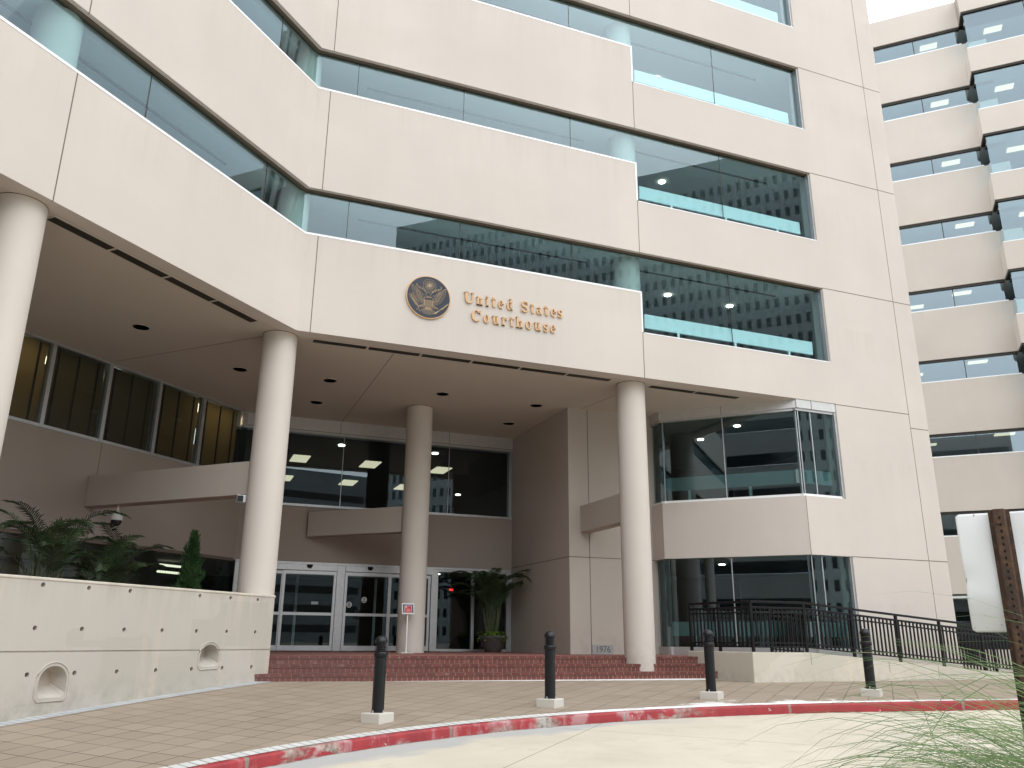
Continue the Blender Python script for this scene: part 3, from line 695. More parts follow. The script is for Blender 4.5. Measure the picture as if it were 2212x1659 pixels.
# ------------------------------------------------------------------ buildings across the street (seen as reflections)
def tower():
    FT = Fr(41.3, -149.2, s, s, s, -s)
    t = empty('office_tower', FT.p(55, 15, -1.5), 'tall pale tower of narrow dark windows reflected in the upper glass', 'tower')
    MB().fbox(FT, 0, 112, 0, 32, -2, 99).build('wall', plain('tower_panel', (.40, .42, .41), .8, var=.05, scale=.2), t)
    q = MB()
    for r in range(24):
        for c in range(59): q.fbox(FT, 1.2+c*1.86, 2.05+c*1.86, -.02, .05, 1+r*3.9, 2.95+r*3.9)
    o = q.build('window', plain('tower_glass', (.02, .025, .028), .12), t); o['kind'] = 'stuff'
    FH = Fr(-40, -26, s, -s, -s, -s)
    hb = empty('banded_building', FH.p(0, 10, -1.5), 'beige banded building reflected in the slanted bay glass', 'building')
    MB().fbox(FH, -34, 30, 0, 20, -2, 30).build('wall', plain('banded_wall', (.30, .28, .26), .85, var=.06, scale=.3), hb)
    for r in range(7):
        o = MB().fbox(FH, -33.5, 29.5, -.03, .2, 3.2+r*3.9, 4.5+r*3.9).build('ribbon_window', plain('ribbon_glass', (.02, .022, .024), .1), hb)
        MB().fbox(FH, -33.5, 29.5, -.06, -.02, 3.12+r*3.9, 3.2+r*3.9).build('sill', M['white'], o)
    FG = Fr(-75, -95, .98, -.2, -.2, -.98)
    gq = empty('parking_garage', FG.p(50, 15, -1.5), 'long dark banded block reflected in the entrance glass', 'building')
    MB().fbox(FG, 0, 112, 0, 30, -2, 32).build('wall', plain('garage_concrete', (.20, .205, .21), .85, var=.1, scale=.3), gq)
    for r in range(8): MB().fbox(FG, 1, 111, -.02, .3, 1.2+r*3.6, 2.6+r*3.6).build('opening', M['roomdark'], gq)
tower()
# ------------------------------------------------------------------ seal and lettering on the facade
def seal():
    X, Z, Y = 4.80, 7.785, 17.66
    t = empty('wall_seal', (X, 17.7, Z), 'round navy and gold eagle seal mounted left of the raised lettering', 'seal')
    def disc(r, y0, y1, n=72):
        q = MB(); vs = [(X+r*math.cos(2*math.pi*i/n), y, Z+r*math.sin(2*math.pi*i/n)) for y in (y0, y1) for i in range(n)]
        return q.add(vs, [tuple(range(n)), tuple(range(2*n-1, n-1, -1))]+[(i, (i+1)%n, n+(i+1)%n, n+i) for i in range(n)])
    disc(.548, Y-.004, 17.7).build('rim', M['gold'], t, bevel=.008)
    disc(.523, Y-.010, Y-.003).build('disc', M['navy'], t)
    q = MB(); y = Y-.013
    def ln(pts, w=.0048): q.tube([(X+a, y, Z+b) for a, b in pts], w*.62, 4, False)
    def leaf(a, b, ang, L, w, lw=.0042):
        c, d = math.cos(ang), math.sin(ang)
        P = [(L*(.5-.5*math.cos(k*math.pi/6)), w*math.sin(k*math.pi/6)) for k in range(7)]
        P = P+[(u, -v) for u, v in P[-2::-1]]
        ln([(a+u*c-v*d, b+u*d+v*c) for u, v in P], lw)
    def dot(a, b, r): q.add([(X+a+r*math.cos(k*math.pi/3), y-.004, Z+b+r*math.sin(k*math.pi/3)) for k in range(6)], [tuple(range(6))])
    gx, gz = .01, .30
    for r, nn, am in ((.150, 20, .013), (.108, 20, .008)):
        ln([(gx+(r+am*abs(math.sin(nn/2*a)))*math.cos(a), gz+(r+am*abs(math.sin(nn/2*a)))*math.sin(a)) for a in [i*2*math.pi/160 for i in range(161)]])
    for i in range(30):
        a = i*2*math.pi/30; ln([(gx+.068*math.cos(a), gz+.068*math.sin(a)), (gx+.104*math.cos(a), gz+.104*math.sin(a))], .0038)
    for r, nn in ((0, 1), (.030, 6), (.057, 6)):
        for i in range(nn):
            a = i*2*math.pi/nn+(.5 if r > .05 else 0); dot(gx+r*math.cos(a), gz+r*math.sin(a), .0115)
    def bez(P, n):
        out = []
        for i in range(n+1):
            t_ = i/n; a = (1-t_)**3; b = 3*(1-t_)**2*t_; c = 3*(1-t_)*t_*t_; d = t_**3
            out.append((a*P[0][0]+b*P[1][0]+c*P[2][0]+d*P[3][0], a*P[0][1]+b*P[1][1]+c*P[2][1]+d*P[3][1]))
        return out
    for sg in (-1, 1):
        f = lambda P: [(sg*a, b) for a, b in P]
        ln(f(bez([(.42, .27), (.30, .20), (.20, .13), (.15, .03)], 12)))
        inner = bez([(.26, .13), (.17, .06), (.20, -.06), (.11, -.09)], 15)
        outer = bez([(.42, .27), (.39, .02), (.33, -.14), (.115, -.185)], 15)
        mid = [((a[0]+b[0])/2, (a[1]+b[1])/2) for a, b in zip(inner, outer)]
        ln(f(inner)); ln(f(mid[2:]))
        for i in range(16):
            ln(f([inner[i], mid[i], outer[i]]), .0042)
            if i < 15:
                e = ((outer[i][0]+outer[i+1][0])/2, (outer[i][1]+outer[i+1][1])/2); dx = e[0]-mid[i][0]; dz = e[1]-mid[i][1]; l = math.hypot(dx, dz)
                ln(f([outer[i], (e[0]+dx/l*.016, e[1]+dz/l*.016), outer[i+1]]), .0042)
        ln(f(bez([(.10, .03), (.15, .10), (.19, .0), (.11, -.05)], 8)))
        # banner
        o1 = bez([(.055, .085), (.10, .14), (.15, .18), (.26, .20)], 8); o2 = [(a+.018, b+.045) for a, b in o1]
        ln(f(o1)); ln(f(o2)); ln(f([o1[-1], o2[-1]]))
        for a, b in list(zip(o1, o2))[1::2]: ln(f([a, b]), .008)
        ln(f(bez([(.27, .22), (.31, .23), (.27, .30), (.31, .31)], 8))); ln(f(bez([(.29, .24), (.34, .24), (.30, .33), (.28, .30)], 8)))
        # legs
        for k in range(5): ln(f([(.09+.03*k, -.20-.012*k), (.115+.03*k, -.262-.004*k)]), .006)
        ln(f([(.10, -.19), (.24, -.262)])); ln(f([(.07, -.26), (.24, -.275)]))
    # head, neck
    ln(bez([(-.06, .075), (-.05, .13), (.04, .13), (.055, .03)], 10)); ln([(-.06, .075), (-.085, .06), (-.06, .05), (-.045, .03), (-.05, -.01)])
    for k in range(3):
        for j in range(6): ln([(-.05+j*.019, .022-k*.016), (-.04+j*.019, .010-k*.016), (-.03+j*.019, .022-k*.016)], .0035)
    # shield
    ln([(-.105, -.015), (.105, -.015), (.105, -.20), (.06, -.25), (0, -.262), (-.06, -.25), (-.105, -.20), (-.105, -.015)], .006)
    ln([(-.105, -.085), (.105, -.085)], .006)
    for j in range(15): ln([(-.098+.014*j, -.088), (-.098+.014*j, -.215-.04*(1-abs(j-7)/7))], .0042)
    for k in range(9):
        a = R(-90+(k-4)*13); leaf(.05*math.cos(a), -.25+.02*math.sin(a), a, .19, .017)
    # olive branch, arrows
    ln([(-.20, -.40), (-.25, -.27), (-.34, -.17), (-.42, -.03)], .006)
    for k in range(7):
        a, b = -.25-.027*k, -.27+.036*k
        leaf(a, b, R(150), .085, .018); leaf(a, b, R(85), .085, .018)
    leaf(-.42, -.03, R(118), .07, .016); leaf(-.23, -.30, R(230), .08, .018)
    for k in range(6):
        o = (k-2.5)*.011; ln([(.20-o, -.37-o), (.39-o*2.0, -.20-o*2.0)], .0045); leaf(.38-o*2.4, -.21-o*2.4, R(42), .075, .012)
        leaf(.22-o, -.35-o, R(222), .06, .012)
    q.build('eagle_relief', M['goldline'], t, fix=False)
seal()
def lettering():
    t = empty('wall_lettering', (7, 17.7, 7.36), 'raised gilt serif lettering reading United States Courthouse beside the seal', 'lettering')
    Y0, Y1 = 17.655, 17.699
    class G(MB):
        def poly(q, P):
            n = len(P)
            q.add([(x, Y0, z) for x, z in P]+[(x, Y1, z) for x, z in P], [tuple(range(n)), tuple(range(2*n-1, n-1, -1))]+[(i, n+i, n+(i+1)%n, (i+1)%n) for i in range(n)])
        def bar(q, x0, x1, z0, z1): q.poly([(x0, z0), (x1, z0), (x1, z1), (x0, z1)])
        def strip(q, Lp, Rp):
            for i in range(len(Lp)-1): q.poly([Lp[i], Lp[i+1], Rp[i+1], Rp[i]])
        def ring(q, cx, cz, rx, rz, tx, tz, a0=0, a1=360, n=24):
            A = [R(a0+(a1-a0)*i/n) for i in range(n+1)]
            q.strip([(cx+rx*math.cos(a), cz+rz*math.sin(a)) for a in A], [(cx+(rx-tx)*math.cos(a), cz+(rz-tz)*math.sin(a)) for a in A])
        def path(q, P, W):
            Lp, Rp = [], []
            for i in range(len(P)):
                a, b = P[max(0, i-1)], P[min(len(P)-1, i+1)]; dx, dz = b[0]-a[0], b[1]-a[1]; l = math.hypot(dx, dz)
                Lp.append((P[i][0]-dz/l*W[i]/2, P[i][1]+dx/l*W[i]/2)); Rp.append((P[i][0]+dz/l*W[i]/2, P[i][1]-dx/l*W[i]/2))
            q.strip(Lp, Rp)
    L1 = [('U',5.686,5.944),('n',6.005,6.171),('i',6.242,6.331),('t',6.399,6.507),('e',6.568,6.713),('d',6.798,6.956),('S',7.183,7.371),('t',7.426,7.531),('a',7.593,7.751),('t',7.806,7.915),('e',7.983,8.126),('s',8.182,8.31)]
    L2 = [('C',5.89,6.132),('o',6.192,6.354),('u',6.43,6.598),('r',6.665,6.82),('t',6.875,6.997),('h',7.046,7.229),('o',7.299,7.464),('u',7.538,7.708),('s',7.78,7.913),('e',7.971,8.115)]
    for line, base in ((L1, 7.80), (L2, 7.362)):
        for ch, a, b in line:
            q = G(); w_ = b-a; H, X = .285, .205; st = .048; th = .017; sf = .016
            z = base; mx_ = (a+b)/2
            if ch == 'U':
                q.bar(a+.03, a+.092, z+.10, z+H); q.bar(b-.052, b-.030, z+.10, z+H); q.ring(mx_+.004, z+.105, w_/2-.03, .105, .045, .025, 180, 360)
                q.bar(a, a+.122, z+H-sf, z+H); q.bar(b-.085, b, z+H-sf, z+H)
            elif ch in 'nh':
                q.bar(a+.02, a+.02+st, z, z+(H if ch == 'h' else X)); q.bar(b-.02-st, b-.02, z, z+X-.05)
                q.ring((a+b)/2+.018, z+X-.062, w_/2-.038, .062, .045, .022, 0, 165)
                q.bar(a, a+.088, z, z+sf); q.bar(b-.088, b, z, z+sf); q.bar(a, a+.05, z+(H if ch == 'h' else X)-sf, z+(H if ch == 'h' else X))
            elif ch == 'u':
                q.bar(a+.015, a+.015+st, z+.05, z+X); q.bar(b-.02-st, b-.02, z, z+X); q.ring((a+b)/2-.014, z+.064, w_/2-.03, .064, .045, .022, 185, 350)
                q.bar(a-.008, a+.05, z+X-sf, z+X); q.bar(b-.09, b-.03, z+X-sf, z+X); q.bar(b-.05, b+.004, z, z+sf)
            elif ch == 'i':
                q.bar(mx_-st/2, mx_+st/2, z, z+X); q.bar(a, b, z, z+sf); q.bar(a, mx_, z+X-sf, z+X); q.ring(mx_, z+H-.03, .031, .031, .030, .030)
            elif ch == 't':
                q.bar(a+.025, a+.025+st, z+.045, z+.255); q.bar(a, b, z+X-.02, z+X); q.ring(a+.070, z+.05, .046, .05, .044, .024, 180, 330)
            elif ch in 'ec':
                q.ring(mx_, z+X/2, w_/2, X/2+.004, .045, .02, 0, 318); q.bar(a+.03, b-.006, z+X/2-.002, z+X/2+.015)
            elif ch == 'o':
                q.ring(mx_, z+X/2, w_/2, X/2+.004, .050, .016)
            elif ch == 'd':
                q.ring(a+.066, z+X/2, .066, X/2+.004, .044, .018, 30, 330); q.bar(b-.02-st, b-.02, z, z+H); q.bar(b-.095, b-.04, z+H-sf, z+H); q.bar(b-.04, b+.006, z, z+sf)
            elif ch == 'a':
                q.bar(b-.03-st, b-.03, z+.02, z+X-.05); q.ring(mx_-.012, z+X-.06, .052, .062, .043, .022, 0, 165); q.ring(a+.058, z+.062, .056, .062, .04, .018, 70, 330); q.ring(b-.036, z+.032, .04, .032, .03, .02, 200, 330)
            elif ch == 'r':
                q.bar(a+.022, a+.022+st, z, z+X); q.bar(a, a+.095, z, z+sf); q.bar(a, a+.05, z+X-sf, z+X); q.ring(b-.05, z+X-.06, .055, .062, .04, .024, 50, 175); q.ring(b-.026, z+X-.034, .027, .027, .026, .026)
            elif ch == 'C':
                q.ring(mx_, z+H/2, w_/2, H/2+.005, .062, .018, 38, 318); q.bar(b-.026, b-.010, z+H-.095, z+H+.002)
            elif ch in 'sS':
                hh = (H if ch == 'S' else X)+.006; P = []; W = []
                r_ = hh/4; n = 11
                for i in range(n): 
                    g = R(20+250*i/(n-1)); P.append((mx_+(w_/2-.02)*math.cos(g)*.92, z+hh-r_-.004+(r_-.010)*math.sin(g))); W.append(.020+.030*max(0, math.sin(math.pi*i/(n-1)*1.0-.6)))
                for i in range(1, n):
                    g = R(90-250*i/(n-1)); P.append((mx_+(w_/2-.02)*math.cos(g)*1.0, z+r_+(r_-.008)*math.sin(g))); W.append(.052-.034*i/(n-1))
                q.path(P, W); q.bar(b-.026, b-.012, z+hh-.075 if ch == 'S' else z+hh-.055, z+hh); q.bar(a, a+.014, z, z+(.08 if ch == 'S' else .055))
            q.build('letter', M['gold'], t)
lettering()
def text_mesh(name, body, size, loc, rot, mat, par, ext=.004, align='CENTER'):
    cu = bpy.data.curves.new(name, 'FONT'); cu.body = body; cu.size = size; cu.extrude = ext; cu.align_x = align; cu.align_y = 'CENTER'
    o = bpy.data.objects.new(name, cu); COL.objects.link(o)
    me = bpy.data.meshes.new_from_object(o); bpy.data.objects.remove(o); bpy.data.curves.remove(cu)
    me.transform(Matrix.Translation(loc) @ rot.to_4x4()); me.materials.clear(); me.materials.append(mat)
    n = bpy.data.objects.new(name, me); COL.objects.link(n); n.parent = par
    n.matrix_parent_inverse = Matrix.Translation(-Vector(par['mi'])) if par.get('mi') else Matrix(); return n
RX = Matrix.Rotation(R(90), 3, 'X')
t = empty('date_stone', (11.0, 21.06, -.335), 'grey cornerstone carved 1976 at the foot of the pier', 'date stone')
MB().box(10.69, 11.33, 21.045, 21.06, -.333, -.085).build('stone', plain('grey_stone', (.33, .33, .33), .8, var=.12, scale=20), t)
text_mesh('date', '1976', .235, Vector((11.01, 21.043, -.21)), RX, plain('carved_date', (.10, .10, .10), .8), t, .001)
# ------------------------------------------------------------------ brick steps and landing
def brick(name, bw, rh, c1, c2, mort, level=False):
    q = NT(name); p = q.planar(); br = q.n('TexBrick', offset=.5 if level else 0.0); q.t.links.new(p, br.inputs['Vector'])
    for k, x in (('Scale', 1), ('Mortar Size', .006), ('Brick Width', bw), ('Row Height', rh), ('Bias', .0)): br.inputs[k].default_value = x
    br.inputs['Color1'].default_value = (*c1, 1); br.inputs['Color2'].default_value = (*c2, 1); br.inputs['Mortar'].default_value = (*mort, 1)
    v = q.co(); c = q.mix(q.math('MULTIPLY', q.ramp(q.noise(v, 5, 6, .7), .45, .8), .55), br.outputs['Color'], (.12, .05, .045))
    c = q.mix(q.math('MULTIPLY', q.ramp(q.noise(v, 3.3, 6, .7), .60, .74), .5), c, (.42, .34, .29))
    o = q.xyz(v); c = q.mix(q.math('MULTIPLY', q.ramp(o[0], 5.6, 3.2), .35), c, (.13, .07, .065))
    q.bump(q.math('ADD', q.math('MULTIPLY', br.outputs['Fac'], -1.), q.math('MULTIPLY', q.noise(v, 60, 4), .5)), .5, .006)
    return q.fin(c, .75)
M['brick_r'] = brick('brick_riser', .112, 50, (.125, .03, .023), (.19, .052, .04), (.34, .28, .23))
M['brick_n'] = brick('brick_nosing', .213, 50, (.11, .026, .02), (.17, .044, .034), (.34, .28, .23))
M['brick_t'] = brick('brick_paving', .205, .105, (.20, .065, .050), (.27, .09, .07), (.33, .26, .21), True)
M['mortar'] = plain('mortar', (.52, .46, .39), .9, var=.15, scale=6)
GZ, RH, TD, SY = -.83, .165, .33, 17.75
steps = empty('brick_steps', (7, 18, GZ), 'three red brick steps running up to the brick entrance landing', 'steps')
for i in range(3):
    z = GZ+RH*i; y = SY+TD*i; xl = 1.62 if i == 0 else 1.80; xr = 12.35
    MB().box(xl, xr, y+.008, y+TD+.05 if i < 2 else y+.3, z-.35 if i == 0 else z-.01, z+RH-.008).build('bedding', M['mortar'], steps)
    MB().box(xl, xr, y, y+.05, z+.006, z+.099).build('riser', M['brick_r'], steps)
    MB().box(xl-.01, xr, y-.014, y+TD+.03 if i < 2 else y+.30, z+.109, z+RH).build('tread', M['brick_n'], steps)
MB().prism([(1.75, 18.70), (17.2, 18.70), (17.2, 21.2), (12.8, 25.9), (-3, 25.9), (-30, -5.9), (-24, -7), (PW.p(.3, .34)[0], PW.p(.3, .34)[1])], -.75, -.335).build('landing', M['brick_t'], steps)
q = MB(); q.box(1.62, 12.1, SY-.05, SY+.01, GZ-.2, GZ+.012).build('caulk_strip', M['white'], steps)
# ------------------------------------------------------------------ concrete planter wall with weep holes and arched scuppers
def planter_wall():
    t = empty('concrete_wall', PW.p(-3, .1, -1.0), 'low cast concrete wall with tie holes and two arched scuppers left of the steps', 'wall')
    o = MB().fbox(PW, -32, .38, 0, .34, -1.9, .82).build('wall', M['planter'], t)
    c = MB()
    def hole(u, z, r=.036):
        n = 14; P = [PW.p(u+r*math.cos(2*math.pi*i/n), wv, z+r*math.sin(2*math.pi*i/n)) for wv in (-.05, .10) for i in range(n)]
        c.add(P, [tuple(range(n)), tuple(range(2*n-1, n-1, -1))]+[(i, n+i, n+(i+1)%n, (i+1)%n) for i in range(n)])
    for z, xs_ in ((.735, (-2.9, -2.36, -1.82, -1.25, -.68, .44, 1.01, 1.56)), (.12, (-2.9, -2.37, -1.83, -1.26, -.69, -.12, .45, 1.0, 1.57)), (-.525, (-2.9, -2.37, -1.83, -1.27, -.71, -.14, .44, .99, 1.56))):
        for x in xs_: hole((x-1.652)/s, z)
    def arch(u, z0, W, H, n=14):
        P = [(u-W/2+.05, z0), (u+W/2-.05, z0), (u+W/2, z0+.06)]
        for i in range(n+1):
            a = math.pi*i/n; P.append((u+W/2*math.cos(a), z0+H-W/2+W/2*math.sin(a)))
        return P+[(u-W/2, z0+.06)]
    rim = MB()
    for x, z0, H in ((-1.52, -.87, .47), (.73, -.51, .41)):
        u = (x-1.652)/s; W = .46
        f = arch(u, z0, W, H); b = [(u+.02+(p[0]-u)*.62, z0+.18+(p[1]-z0)*.5) for p in f]; n = len(f)
        ex = [(u+(p[0]-u)*1.16-.0, z0+(p[1]-z0)*1.22-.07) for p in f]
        P = [PW.p(p[0]+(p[0]-u)*.08, -.03, p[1]-.006) for p in f]+[PW.p(p[0], .26, p[1]) for p in b]
        c.add(P, [tuple(range(n)), tuple(range(2*n-1, n-1, -1))]+[(i, n+i, n+(i+1)%n, (i+1)%n) for i in range(n)])
        o2 = [(u+(p[0]-u)*1.22, z0+H/2+(p[1]-z0-H/2)*1.17) for p in f]
        rim.tube([PW.p(p[0], -.001, p[1]) for p in o2+[o2[0]]], .012, 6)
    c.fbox(PW, -33, 1, -.05, .018, -.222, -.198)
    cut = c.build('cutter', M['planter'])
    md = o.modifiers.new('b', 'BOOLEAN'); md.operation = 'DIFFERENCE'; md.object = cut; md.solver = 'EXACT'; md.use_self = True
    bpy.context.view_layer.update(); dg = bpy.context.evaluated_depsgraph_get()
    me = bpy.data.meshes.new_from_object(o.evaluated_get(dg)); o.modifiers.clear(); o.data = me
    me.materials.clear(); me.materials.append(M['planter'])
    for p in me.polygons: p.material_index = 0
    bpy.data.objects.remove(cut)
    rim.build('scupper_rim', M['planter'], t)
    MB().fbox(PW, -32, .40, -.012, .352, .80, .845).build('coping', M['ramp'], t, bevel=.012)
planter_wall()
# ------------------------------------------------------------------ access ramp and railings
FR = Fr(0, 16.6, 1, 0, 0, 1)
def ramp():
    t = empty('access_ramp', (16, 17.3, -.9), 'pale concrete access ramp with sloping side wall right of the steps', 'ramp')
    zt = lambda x: -.204 if x < 14.2 else -.204-(x-14.2)*.0775
    w1 = MB().prism([(12.55, 16.6), (12.75, 16.6), (12.4, 18.75), (12.2, 18.75)], -1.2, -.204).build('end_wall', M['ramp'], t, bevel=.015)
    q = MB().fbox(FR, 12.56, 14.2, .002, .2, -1.4, -.206).fbox(FR, 14.2, 20.9, .002, .2, -1.4, (-.206, zt(20.9))).fbox(FR, 20.9, 30, .002, .2, -1.6, (zt(20.9), -.80))
    q.build('side_wall', M['ramp'], t)
    MB().fbox(FR, 12.7, 14.2, .2, 2.1, -1.3, -.337).fbox(FR, 14.2, 20.9, .2, 2.1, -1.6, (-.337, zt(20.9)-.13)).fbox(FR, 20.9, 30, .2, 2.1, -1.7, (zt(20.9)-.13, -.93)).build('deck', M['ramp'], t)
    q = MB()
    for x in (14.22, 16.6, 18.2): q.fbox(FR, x-.005, x+.005, -.001, .01, zt(x)-.28, zt(x)-.02)
    q.each('joint', M['joint'], t)
    def railing(name, label, y, xa, zf, xb, ret=None):
        g = empty(name, (xa, y, zf(xa)), label, 'railing', 'ramp railings')
        F_ = Fr(0, y, 1, 0, 0, 1)
        def rails(F_, u0, u1, z0, z1, n, p0=0):
            h = z1-z0
            for dz, hh, nm in ((1.11, .055, 'top_rail'), (.98, .05, 'mid_rail'), (.875, .035, 'picket_rail'), (.185, .03, 'bottom_rail'), (.10, .03, 'bottom_rail')):
                MB().fbox(F_, u0, u1, -.022, .022, (z0+dz, z1+dz), (z0+dz+hh, z1+dz+hh)).build(nm, M['rail'], g, bevel=.004)
            q = MB(); cnt = int((u1-u0)/.122)
            for i in range(1, cnt):
                u = u0+(u1-u0)*i/cnt; z = z0+h*(u-u0)/(u1-u0); q.fbox(F_, u-.017, u+.017, -.016, .016, z+.11, z+1.0)
            q.build('picket_row', M['rail'], g)
            for i in range(p0, n+1):
                u = u0+(u1-u0)*i/n; z = z0+h*(u-u0)/(u1-u0)
                MB().fbox(F_, u-.03, u+.03, -.03, .03, z-.02, z+1.12).build('post', M['rail'], g)
        bend = 14.2
        if xa < bend:
            rails(F_, xa, bend, zf(xa), zf(bend), 1); rails(F_, bend, xb, zf(bend), zf(xb), int((xb-bend)/1.36), 1)
        else: rails(F_, xa, xb, zf(xa), zf(xb), int((xb-xa)/1.36))
        if ret:
            d = Vector((ret[0]-xa, ret[1]-y)); L = d.length; d.normalize()
            rails(Fr(xa, y, d.x, d.y, -d.y, d.x), .06, L, zf(xa), zf(xa), 2, 1)
    railing('ramp_railing', 'black picket railing on the street side of the ramp with a bend at its top', 16.70, 12.66, zt, 24.3, (12.3, 18.7))
    railing('ramp_railing', 'black picket railing on the building side of the ramp', 18.05, 14.25, lambda x: zt(x)-.13, 22.0)
ramp()
# ------------------------------------------------------------------ bollards
def bollards():
    pos = [(2.97, 12.80, 'black louvred bollard nearest the planter wall, leftmost of the four along the red kerb'),
           (6.03, 13.46, 'black louvred bollard on a pale block in front of the middle of the brick steps'),
           (9.27, 13.54, 'black louvred bollard on a rust-stained block before the left end of the ramp wall'),
           (12.29, 12.80, 'black louvred bollard in front of the sloping ramp railing, rightmost of the four')]
    b = empty('bollard', (0, 0, 0), '', 'bollard', 'bollards along the red kerb', local=True)
    z0 = .125
    MB().lathe([(.090, z0-.01), (.090, z0+.775)], n=28).build('post', M['black'], b)
    MB().lathe([(.090, z0+.77), (.104, z0+.775), (.106, z0+.83), (.098, z0+.845), (.07, z0+.85)], n=28).build('collar', M['black'], b)
    q = MB().lathe([(.066, z0+.84), (.066, z0+.99)], n=20)
    for k in range(4):
        z = z0+.868+.031*k; q.lathe([(.066, z+.004), (.098, z-.006), (.098, z), (.066, z+.012)], n=28)
    q.build('louvres', M['black'], b)
    MB().lathe([(.06, z0+.975), (.097, z0+.976)]+[(.097*math.cos(a), z0+.985+.095*math.sin(a)) for a in [i*math.pi/20 for i in range(10)]]+[(.0, z0+1.08)], n=32).build('dome_cap', M['black'], b)
    a = MB(); h = .185
    a.prism([(h*1.32*math.cos(R(45+90*i+38)), h*1.32*math.sin(R(45+90*i+38))) for i in range(4)], -.12, z0)
    bl = a.build('footing', M['block'], b, bevel=.012)
    q = MB()
    for k in range(4): q.cyl(.105*math.cos(R(35+90*k)), .105*math.sin(R(35+90*k)), z0-.01, z0+.035, .010, 8)
    q.each('anchor_bolt', M['alu'], bl, 32)
    for i, (x, y, lab) in enumerate(pos):
        o = b if i == 0 else copy_tree(b)
        o.location = (x, y, Sz(x, y)); o['label'] = lab
bollards()
# ------------------------------------------------------------------ cameras, notice stand
t = empty('dome_camera', (-1.44, 21.19, 2.92), 'white pendant dome security camera hanging under the left tie beam', 'camera')
MB().cyl(-1.44, 21.19, 2.78, 2.93, .022, 12).build('pendant_pipe', M['white'], t)
MB().lathe([(.03, 2.80), (.05, 2.785), (.07, 2.74), (.115, 2.70), (.13, 2.64), (.132, 2.58), (.125, 2.575)], (-1.44, 21.19, 0), 28).build('housing', plain('camera_white', (.62, .62, .60), .5), t)
MB().lathe([(.118, 2.576), (.112, 2.52), (.085, 2.47), (.04, 2.445), (0, 2.44)], (-1.44, 21.19, 0), 24).build('dome', plain('smoked_dome', (.02, .02, .022), .15), t)
t = empty('wall_camera', (1.12, 18.36, 2.74), 'small dark faced security camera box clamped to the left column', 'camera')
MB().box(.99, 1.2, 18.30, 18.42, 2.74, 2.90).build('housing', M['alu'], t, bevel=.01)
MB().box(1.0, 1.12, 18.285, 18.30, 2.755, 2.885).build('lens_window', M['black'], t)
t = empty('notice_stand', (5.83, 22.25, -.335), 'thin white pole stand with a red notice in front of the middle column', 'sign stand')
MB().box(5.66, 6.0, 22.12, 22.38, -.334, -.322).build('base_plate', M['white'], t)
MB().box(5.815, 5.845, 22.235, 22.265, -.322, .72).build('pole', M['white'], t)
rot = Matrix.Rotation(R(-14), 4, 'X')
def tilted(mb_, name, mat):
    mb_.v = [tuple(Matrix.Translation((5.83, 22.22, .79)) @ rot @ Vector(p)) for p in mb_.v]; return mb_.build(name, mat, t)
tilted(MB().box(-.165, .165, -.01, .01, -.14, .14), 'frame', M['white'])
tilted(MB().box(-.145, .145, -.014, -.0101, -.115, .115), 'backing', plain('notice_navy', (.05, .07, .12), .5))
tilted(MB().box(-.10, .10, -.0175, -.0141, -.115, .08), 'notice', plain('notice_white', (.7, .7, .7), .5))
tilted(MB().box(-.09, .09, -.021, -.0176, -.11, .07), 'notice_panel', plain('notice_red', (.55, .02, .035), .5))
q = MB()
for k in range(5): q.box(-.05, .06-.01*(k % 2), -.024, -.0211, -.02-.017*k, -.012-.017*k)
tilted(q, 'text_lines', plain('notice_text', (.7, .35, .33), .5))
q = MB()
for i in range(20):
    a0, a1 = 2*math.pi*i/20, 2*math.pi*(i+1)/20
    q.add([(-.055+r*math.cos(a), -.023, .035+r*math.sin(a)) for r, a in ((.024, a0), (.024, a1), (.017, a1), (.017, a0))], [(0, 1, 2, 3)])
q.add([(-.073, -.023, .047), (-.067, -.023, .053), (-.037, -.023, .023), (-.043, -.023, .017)], [(0, 1, 2, 3)])
tilted(q, 'prohibition_ring', plain('notice_ring', (.75, .7, .7), .5))
